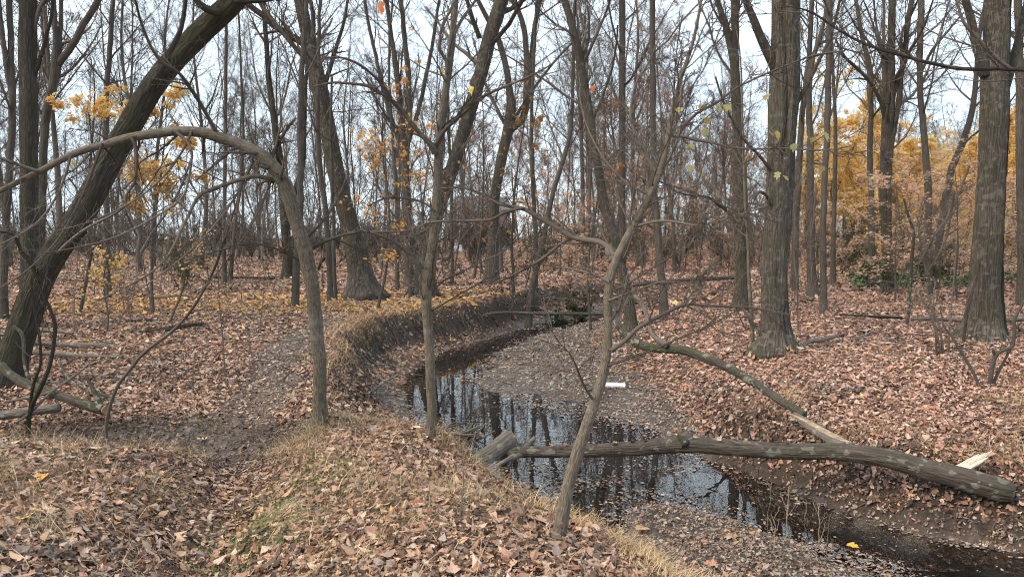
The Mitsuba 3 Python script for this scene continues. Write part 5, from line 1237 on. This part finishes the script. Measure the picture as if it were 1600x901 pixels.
def normal_at(x, y):
    e = .05
    n = np.stack([-(ground_z(x + e, y) - ground_z(x - e, y)) / (2 * e), -(ground_z(x, y + e) - ground_z(x, y - e)) / (2 * e), np.ones_like(x)], -1)
    return unit(n)


def templates(g, n_out, m):
    """m leaf outlines as fans: (verts, faces)"""
    out = []
    for i in range(m):
        kind = i % 3
        th = np.linspace(0, 2 * np.pi, n_out, endpoint=False)
        alt = np.where(np.arange(n_out) % 2 == 0, 1.0, .0)
        if kind == 0:      # lobed
            r = .5 * (.68 + .32 * alt) * (1 + .12 * np.cos(th)) * g.uniform(.8, 1.1, n_out)
        elif kind == 1:    # long and toothed
            r = .5 * (.72 + .28 * alt) * (.55 + .45 * np.abs(np.cos(th)))
        else:              # torn
            r = .5 * g.uniform(.45, 1.0, n_out)
        r = r * g.uniform(.88, 1.12, n_out)
        x, y = r * np.cos(th), r * np.sin(th) * g.uniform(.65, 1)
        curl, fold, tw = g.uniform(.1, 1.7), g.uniform(-.3, 1.3), g.uniform(-.8, .8)
        z = curl * y ** 2 + fold * x ** 2 + tw * x * y
        j = np.arange(1, n_out - 1)
        out.append((np.stack([x, y, z], 1), np.stack([j * 0, j, j + 1], 1)))
    return out


def lay(x, y, size, g, tmpl, lift, tilt, color):
    """leaves laid on the ground: mesh, colours"""
    N = len(x)
    size = size * (1 - .3 * mud_mask(x, y))
    z = np.maximum(ground_z(x, y), ZW + .004)
    wet = z < ZW + .03
    nrm = normal_at(x, y)
    nrm[z <= ZW + .0041] = [0, 0, 1]
    t = np.where(wet, .12, tilt)
    nrm = unit(nrm + g.normal(0, 1, (N, 3)) * t[:, None])
    a = unit(np.cross(nrm, g.normal(0, 1, (N, 3)))); b = np.cross(nrm, a)
    s = size * np.clip(g.lognormal(-.05, .38, N), .35, 2.1)
    pos = np.stack([x, y, z + lift * g.uniform(0, 1, N) ** 2 * np.where(wet, .15, 1) + .004], 1)
    vs, fs, cs, o = [], [], [], 0
    which = g.integers(0, len(tmpl), N)
    for k, (v, f) in enumerate(tmpl):
        i = np.where(which == k)[0]
        if not len(i): continue
        flat = np.where(wet[i], .25, 1.0)[:, None, None]
        V = pos[i, None] + s[i, None, None] * (v[None, :, :1] * a[i, None] + v[None, :, 1:2] * b[i, None] + flat * v[None, :, 2:] * nrm[i, None])
        vs.append(V.reshape(-1, 3)); fs.append((np.arange(len(i))[:, None, None] * len(v) + f[None] + o).reshape(-1, 3))
        shade = g.uniform(.82, 1.12, (len(i), len(v), 1))
        cs.append((color[i, None] * shade).reshape(-1, 3)); o += len(i) * len(v)
    return (np.vstack(vs), np.vstack(fs)), np.clip(np.vstack(cs), .004, .9)


g_ = np.random.default_rng(77)
t9, t6, t4 = templates(g_, 8, 30), templates(g_, 6, 24), templates(g_, 4, 18)
# the nearest leaves, one by one, as pieces of the ground
x, y = [], []
while len(x) < 300:
    a, b = g_.uniform(-2.6, 1.6), g_.uniform(3.05, 4.3)
    if abs(a) < .72 * b and base_z(a, b)[0] > -.3:
        x.append(a); y.append(b)
x, y = np.array(x), np.array(y)
cols = litter_color(x, y, g_)
for i in range(300):
    m, c = one_leaf(np.array([x[i], y[i], float(ground_z(x[i], y[i])[0]) + g_.uniform(.012, .035)]), g_.uniform(.04, .08), g_.uniform(0, 6.28), g_.normal(0, .35), g_.normal(0, .35), cols[i], g_, g_.uniform(-.5, .9))
    put('ground__leaf', m, 'm_leaf', color=c)
# singled out by their colour
for px, py, s, col, lab in [(166, 780, 0.13, (.62, .33, .07), 'orange yellow leaf lying on the left mound near the frame edge'), (40, 812, .10, (.66, .5, .2), 'pale yellow leaf low on the left mound'),
                            (275, 664, .12, (.62, .33, .1), 'orange leaf lying on the dark mud of the path'), (322, 690, .12, (.68, .5, .24), 'pale yellow leaf at the edge of the dark path mud'),
                            (660, 678, .07, (.72, .55, .03), 'small bright yellow leaf at the foot of the forked sapling'), (60, 760, .12, (.6, .32, .1), 'ochre leaf on the left mound above the others'),
                            (1228, 730, .08, (.55, .42, .14), 'yellow leaf on the muddy bank under the long log, the left one'), (1362, 764, .08, (.52, .37, .13), 'yellow leaf on the muddy bank under the long log, the right one'),
                            (1326, 778, .10, (.60, .36, .06), 'amber leaf on the muddy bank near the water'), (138, 533, .16, (.68, .42, .05), 'yellow leaf on the old logs behind the mossy trunk'),
                            (1150, 838, .17, (.50, .32, .2), 'large tan lobed leaf lying on the mud bar'), (1010, 828, .16, (.45, .27, .15), 'tan leaf on the mud bar near the grass'), (1108, 890, .13, (.46, .24, .15), 'reddish leaf on the mud at the bottom edge')]:
    key = thing('fallen_leaf', lab, 'leaf')
    zz = -.1
    for _ in range(8):
        xy = on_level(px, py, zz); zz = max(float(ground_z(xy[0], xy[1])[0]), ZW)
    m, c = one_leaf(np.array([xy[0], xy[1], zz + .03]), s, g_.uniform(0, 6.28), g_.normal(0, .12), g_.normal(0, .12), col, g_, .3)
    put(key, m, 'm_leaf', color=c)
vsum, csum = [], []
for n, y0, y1, size, lift, tilt, tm in [(76000, 2.2, 6.2, .043, .035, .40, t9), (80000, 2.2, 8.0, .021, .05, .7, t4), (62000, 6.0, 8.6, .047, .045, .45, t6), (64000, 8.6, 11.5, .052, .045, .45, t6), (100000, 11.5, 20, .074, .04, .35, t4), (50000, 36, 62, .21, .06, .35, t4), (70000, 20, 36, .13, .05, .35, t4)]:
    x, y = wedge_points(n, y0, y1, g_)
    m, c = lay(x, y, size, g_, tm, lift, tilt, litter_color(x, y, g_))
    vsum.append(m); csum.append(c)
lp, lr = px_line([(830, 703, 18), (910, 704, 20), (1000, 700, 24), (1100, 694, 26), (1200, 701, 26), (1300, 706, 27), (1400, 719, 30), (1500, 746, 36)], 7.85, 6.55)
for i in range(34):
    t = g_.uniform(0, 6.99); q0 = int(t)
    p0 = lp[q0] + (lp[q0 + 1] - lp[q0]) * (t - q0) + np.array([0, g_.normal(0, .03), lr[q0] * 1.02])
    m, c = one_leaf(p0, g_.uniform(.03, .07), g_.uniform(0, 6.28), g_.normal(0, .3), g_.normal(0, .3), pick(TAN, 1, g_)[0], g_, .6)
    vsum.append(m); csum.append(c)
feet = [(P[0], P[1], .3 + .2 * (P[1] > 10)) for P in [at(498, 672, 6.75), at(672, 708, 5.95), at(868, 862, 4.1), at(1212, 548, 12.1), at(1531, 540, 12.9), at(8, 592, 9.2)]] + [(a, b, .55) for a, b in SPOTS]
fx, fy = [], []
for a, b, rad in feet:
    n = 160 if b < 15 else 90
    t, rr = g_.uniform(0, 6.28, n), rad * np.sqrt(g_.uniform(.02, 1, n))
    fx.append(a + rr * np.cos(t)); fy.append(b + rr * np.sin(t))
fx, fy = np.concatenate(fx), np.concatenate(fy)
m, c = lay(fx, fy, .042 + .0025 * fy, g_, t9, .11, .6, litter_color(fx, fy, g_))
vsum.append(m); csum.append(c)
put('leaf_litter', join(vsum), 'm_leaf', color=np.vstack(csum))
labels['leaf_litter'] = {'label': 'carpet of curled brown, tan and grey fallen leaves over the whole floor', 'category': 'leaves', 'kind': 'stuff'}


# ------------------------------------------------------------------ grass
def blades(x, y, z, h, w, g, color, lean, seg=2, droop=False):
    N = len(x)
    az = g.uniform(0, 6.28, N)
    if droop:      # hang down the slope
        e = .12
        az = np.arctan2(base_z(x, y - e) - base_z(x, y + e), base_z(x - e, y) - base_z(x + e, y)) + g.normal(0, 1.2, N)
    else:          # lie with their neighbours
        az = np.where(g.uniform(size=N) < .7, 9 * xy0(x, y, 2.2, 91, 2) + g.normal(0, .5, N), az)
    d = np.stack([np.cos(az), np.sin(az), 0 * az], 1)
    s = np.stack([-np.sin(az + g.normal(0, .8, N)), np.cos(az), 0 * az], 1)
    L = h * g.uniform(.5, 1.2, N)
    ln = lean * g.uniform(.3, 1.3, N)
    V = []
    for k in range(seg + 1):
        t = k / seg
        up = np.sin(np.minimum(t * (1.57 - .0), 3.0)) * np.cos(np.clip(ln * t, 0, 1.5))
        c = np.stack([x, y, z], 1) + d * (L * t * np.sin(np.clip(ln * (.4 + .6 * t), 0, 1.45)))[:, None] + np.array([0, 0, 1.0]) * (L * t * np.cos(np.clip(ln * (.4 + .6 * t), 0, 1.9)))[:, None]
        hw = w * (1 - .85 * t)
        V += [c - s * hw, c + s * hw]
    V = np.stack(V, 1)
    f = np.array([[[2 * k, 2 * k + 1, 2 * k + 3], [2 * k, 2 * k + 3, 2 * k + 2]] for k in range(seg)]).reshape(-1, 3)
    F = (np.arange(N)[:, None, None] * (2 * seg + 2) + f[None]).reshape(-1, 3)
    return (V.reshape(-1, 3), F), np.repeat(color, 2 * seg + 2, 0)


STRAW = [(.44, .31, .17), (.54, .41, .25), (.32, .215, .12), (.38, .28, .18), (.22, .15, .09), (.62, .50, .34), (.30, .23, .15)]
DRAPE = [(.44, .30, .16), (.54, .40, .22), (.34, .22, .12), (.22, .14, .08), (.60, .45, .27), (.46, .28, .13)]
STRAWG = [(.24, .23, .10), (.20, .21, .09), (.30, .27, .13), (.36, .29, .15)]
g_ = np.random.default_rng(99)
GM, GC = [], []


def grass_patch(n, xr, yr, maskf, h, w, lean, palette, droop=False):
    x, y = g_.uniform(*xr, n), g_.uniform(*yr, n)
    k = (g_.uniform(size=n) < maskf(x, y)) & (ground_z(x, y) > ZW + .05)
    x, y = x[k], y[k]
    z = ground_z(x, y) - .01
    m, c = blades(x, y, z, h, w, g_, pick(palette, len(x), g_, .3), lean, droop=droop)
    GM.append(m); GC.append(c)


tuft = lambda s, a, b, sd: (lambda x, y: sm(a, b, xy0(x, y, s, sd, 3)))
grass_patch(80000, (-4.2, 1.1), (2.6, 6.9), lambda x, y: (.30 + straw(x, y)) * sm(.15, .45, path_dist(x, y)) * (.15 + sm(.42, .62, xy0(x, y, 7, 68, 2))), .20, .0022, 1.8, STRAW)
grass_patch(40000, (-4.2, .9), (2.6, 6.6), lambda x, y: sm(.50, .66, xy0(x, y, 1.2, 63, 3)) * sm(.15, .35, path_dist(x, y)), .12, .0015, 1.2, STRAWG + STRAW[:2])
grass_patch(30000, (.0, 1.7), (2.6, 5.0), lambda x, y: sm(.42, .12, np.abs(x + .06 - np.interp(y, [2.6, 3.6, 4.1, 4.6, 5.0], [1.35, 1.08, .88, .65, .3]))), .18, .0024, 2.1, STRAW + [(.50, .32, .15), (.42, .25, .12)], True)
grass_patch(11000, (-1.9, -.1), (5.3, 7.3), lambda x, y: sm(.42, .1, np.abs(y - np.interp(x, [-1.9, -1.4, -.95, -.55, -.25], [7.1, 6.9, 6.6, 6.3, 5.6]))), .16, .0018, 1.2, STRAW)
grass_patch(420, (-.62, -.3), (5.7, 6.2), lambda x, y: sm(.22, .08, np.hypot(x + .48, y - 5.95)), .27, .002, .8, STRAW)
LIPX, LIPY = [-2.0, -2.3, -2.5, -2.7, -2.95, -2.95, -2.2, -1.55, -.8, .2], [8.2, 9.3, 10.5, 12.2, 13.4, 15.8, 17.6, 18.9, 20.4, 22.9]
lip = lambda x, y: x - np.interp(y, LIPY, LIPX)
grass_patch(15000, (-3.6, -1.2), (8.6, 16.0), lambda x, y: sm(.42, .10, np.abs(lip(x, y) + .08)) * sm(.42, .58, xy0(x, y, 1.5, 65)), .26, .0026, 1.5, DRAPE, True)
grass_patch(10000, (-3.3, .8), (15.5, 23), lambda x, y: sm(.45, .12, np.abs(lip(x, y) + .12)) * sm(.46, .6, xy0(x, y, 1.1, 66)), .34, .0036, 1.5, DRAPE, True)
grass_patch(30000, (2.6, 8), (5.3, 9.5), lambda x, y: sm(.46, .6, xy0(x, y, 1.1, 67, 3)) * sm(-.5, -.3, base_z(x, y)), .20, .003, 1.15, STRAW + [(.42, .24, .12)])
grass_patch(7000, (2.8, 8), (5.0, 8.6), lambda x, y: sm(.35, .1, np.abs(y - np.interp(x, [2.85, 3.15, 3.45, 3.85, 4.3, 5.6, 8], [8.6, 7.85, 7.4, 7.1, 6.75, 6.0, 5.0]))) * sm(.42, .55, xy0(x, y, 1.3, 69)), .30, .0022, 1.6, STRAW[:3] + [(.2, .2, .09)], True)
grass_patch(15000, (-6.5, -2.3), (5.3, 6.4), lambda x, y: sm(.30, .08, np.abs(y - np.interp(x, [-6, -4.8, -3.7, -3.0, -2.6], [5.95, 6.0, 5.85, 5.7, 5.8]))), .17, .0022, 1.4, STRAW)
grass_patch(9000, (-2.2, -1.2), (5.6, 7.3), lambda x, y: sm(.26, .08, np.abs(x - np.interp(y, [5.6, 6.2, 6.7, 7.1], [-1.5, -1.75, -1.8, -1.75]))), .17, .0022, 1.4, STRAW)
put('dry_grass', join(GM), 'm_leaf', color=np.vstack(GC))
labels['dry_grass'] = {'label': 'dry straw coloured grass on the mounds and hanging over the bank edges', 'category': 'grass', 'kind': 'stuff'}
GM, GC = [], []
MOSSG = [(.20, .25, .09), (.26, .30, .12), (.16, .21, .075), (.30, .32, .15)]
grass_patch(30000, (-2.1, -.8), (3.6, 5.9), lambda x, y: sm(.85, .5, np.hypot((x + 1.42) / .6, (y - 4.7) / 1.2) + .7 * (xy0(x, y, 3, 71) - .5)), .075, .0022, 1.2, MOSSG)
grass_patch(14000, (-3.4, -1.8), (7.8, 12), lambda x, y: sm(.58, .66, xy0(x, y, 1.2, 72)), .10, .002, 1.1, MOSSG)
grass_patch(2500, (-4.2, -1.6), (2.8, 5.2), lambda x, y: sm(.60, .68, xy0(x, y, 1.8, 73)), .06, .002, 1.1, MOSSG)
put('moss_grass', join(GM), 'm_leaf', color=np.vstack(GC))
labels['moss_grass'] = {'label': 'short green grass and moss beside the path on the near mound', 'category': 'grass', 'kind': 'stuff'}
# green creeper on the ground at the right
n = 16000
x, y = g_.uniform(9, 27, n), g_.uniform(24, 36, n)
k = (xy0(x, y, .35, 81) > .42) & (y > 25.5 + .5 * np.sin(x * 1.3)) & (x > .44 * y)
x, y = x[k], y[k]
pos = np.stack([x, y, ground_z(x, y) + g_.uniform(.02, .22, len(x))], 1)
m, c = leaf_quads(pos, .17, g_, pick([(.045, .10, .045), (.06, .13, .06), (.04, .08, .035), (.09, .16, .08)], len(x), g_, .25), .7, .8)
put('creeper', m, 'm_leaf', color=c)
labels['creeper'] = {'label': 'strip of green creeping plants on the floor of the wood at the right', 'category': 'ground cover', 'kind': 'stuff'}

# small twigs strewn over the floor
g_ = np.random.default_rng(123)
x, y = wedge_points(5200, 2.3, 18, g_)
n = len(x)
L = g_.uniform(.05, .32, n) * (1 + y / 14)
az = g_.uniform(0, 6.28, n)
P = []
for t in (-.5, -.17, .17, .5):
    qx, qy = x + np.cos(az) * L * t + g_.normal(0, .012, n), y + np.sin(az) * L * t + g_.normal(0, .012, n)
    P.append(np.stack([qx, qy, np.maximum(ground_z(qx, qy), ZW) + g_.uniform(.01, .05, n)], 1))
P = np.stack(P, 1)
R = (g_.uniform(.0014, .0042, n) * (1 + y / 16))[:, None] * np.linspace(1, .6, 4)[None]
put('twig_litter', tubes(P, R, 3), 'm_twig', True)
labels['twig_litter'] = {'label': 'small broken twigs strewn over the leaves and mud', 'category': 'twigs', 'kind': 'stuff'}

# say of each planted tree and shrub where it stands
MARKS = [(10, 'the left edge tree'), (46, 'the upright left tree'), (130, 'the mossy leaning trunk'), (236, 'the tall yellow maple'), (355, 'the thin pole tree'), (462, 'the bowed sapling'),
         (545, 'the large flared tree'), (672, 'the forked sapling'), (772, 'the forked tree'), (850, 'the bank nose trees'), (955, 'the leaning sapling'), (1030, 'the slim straight tree'), (1156, 'the upright twin tree'),
         (1212, 'the large hollow tree'), (1287, 'the greenish slim tree'), (1385, 'the multi-stemmed tree'), (1452, 'the crooked tree'), (1544, 'the thick ridged tree'), (1595, 'the right edge tree')]
SHORT = {'bare_tree': 'tall bare grey tree', 'russet_tree': 'bare tree with russet leaves', 'young_tree': 'thin bare young tree', 'bare_shrub': 'bare many-stemmed shrub', 'golden_tree': 'small golden-leaved tree',
         'young_beech': 'young orange-leaved beech', 'wispy_sapling': 'wispy bare sapling'}
cells = {}
for lab, items_ in PLANTED.items():
    for key, px, d in items_:
        mx, mark = min(MARKS, key=lambda m: abs(m[0] - px))
        side = 'behind' if abs(px - mx) < 18 else 'just left of' if px < mx else 'just right of'
        cells.setdefault((SHORT[key.rstrip('0123456789').rstrip('_')], side, mark), []).append((d, key))
for (kind, side, mark), members in cells.items():
    for r, (d, key) in enumerate(sorted(members)):
        rank = ['nearest', 'second nearest', 'third nearest', 'fourth nearest', 'fifth nearest', 'sixth nearest', 'seventh nearest', 'eighth nearest', 'ninth nearest', 'tenth nearest'][r] if r < 10 else None
        labels[key]['label'] = f'{kind} {side} {mark}' + ('' if len(members) == 1 else f', {rank} there' if rank else ', farther off')
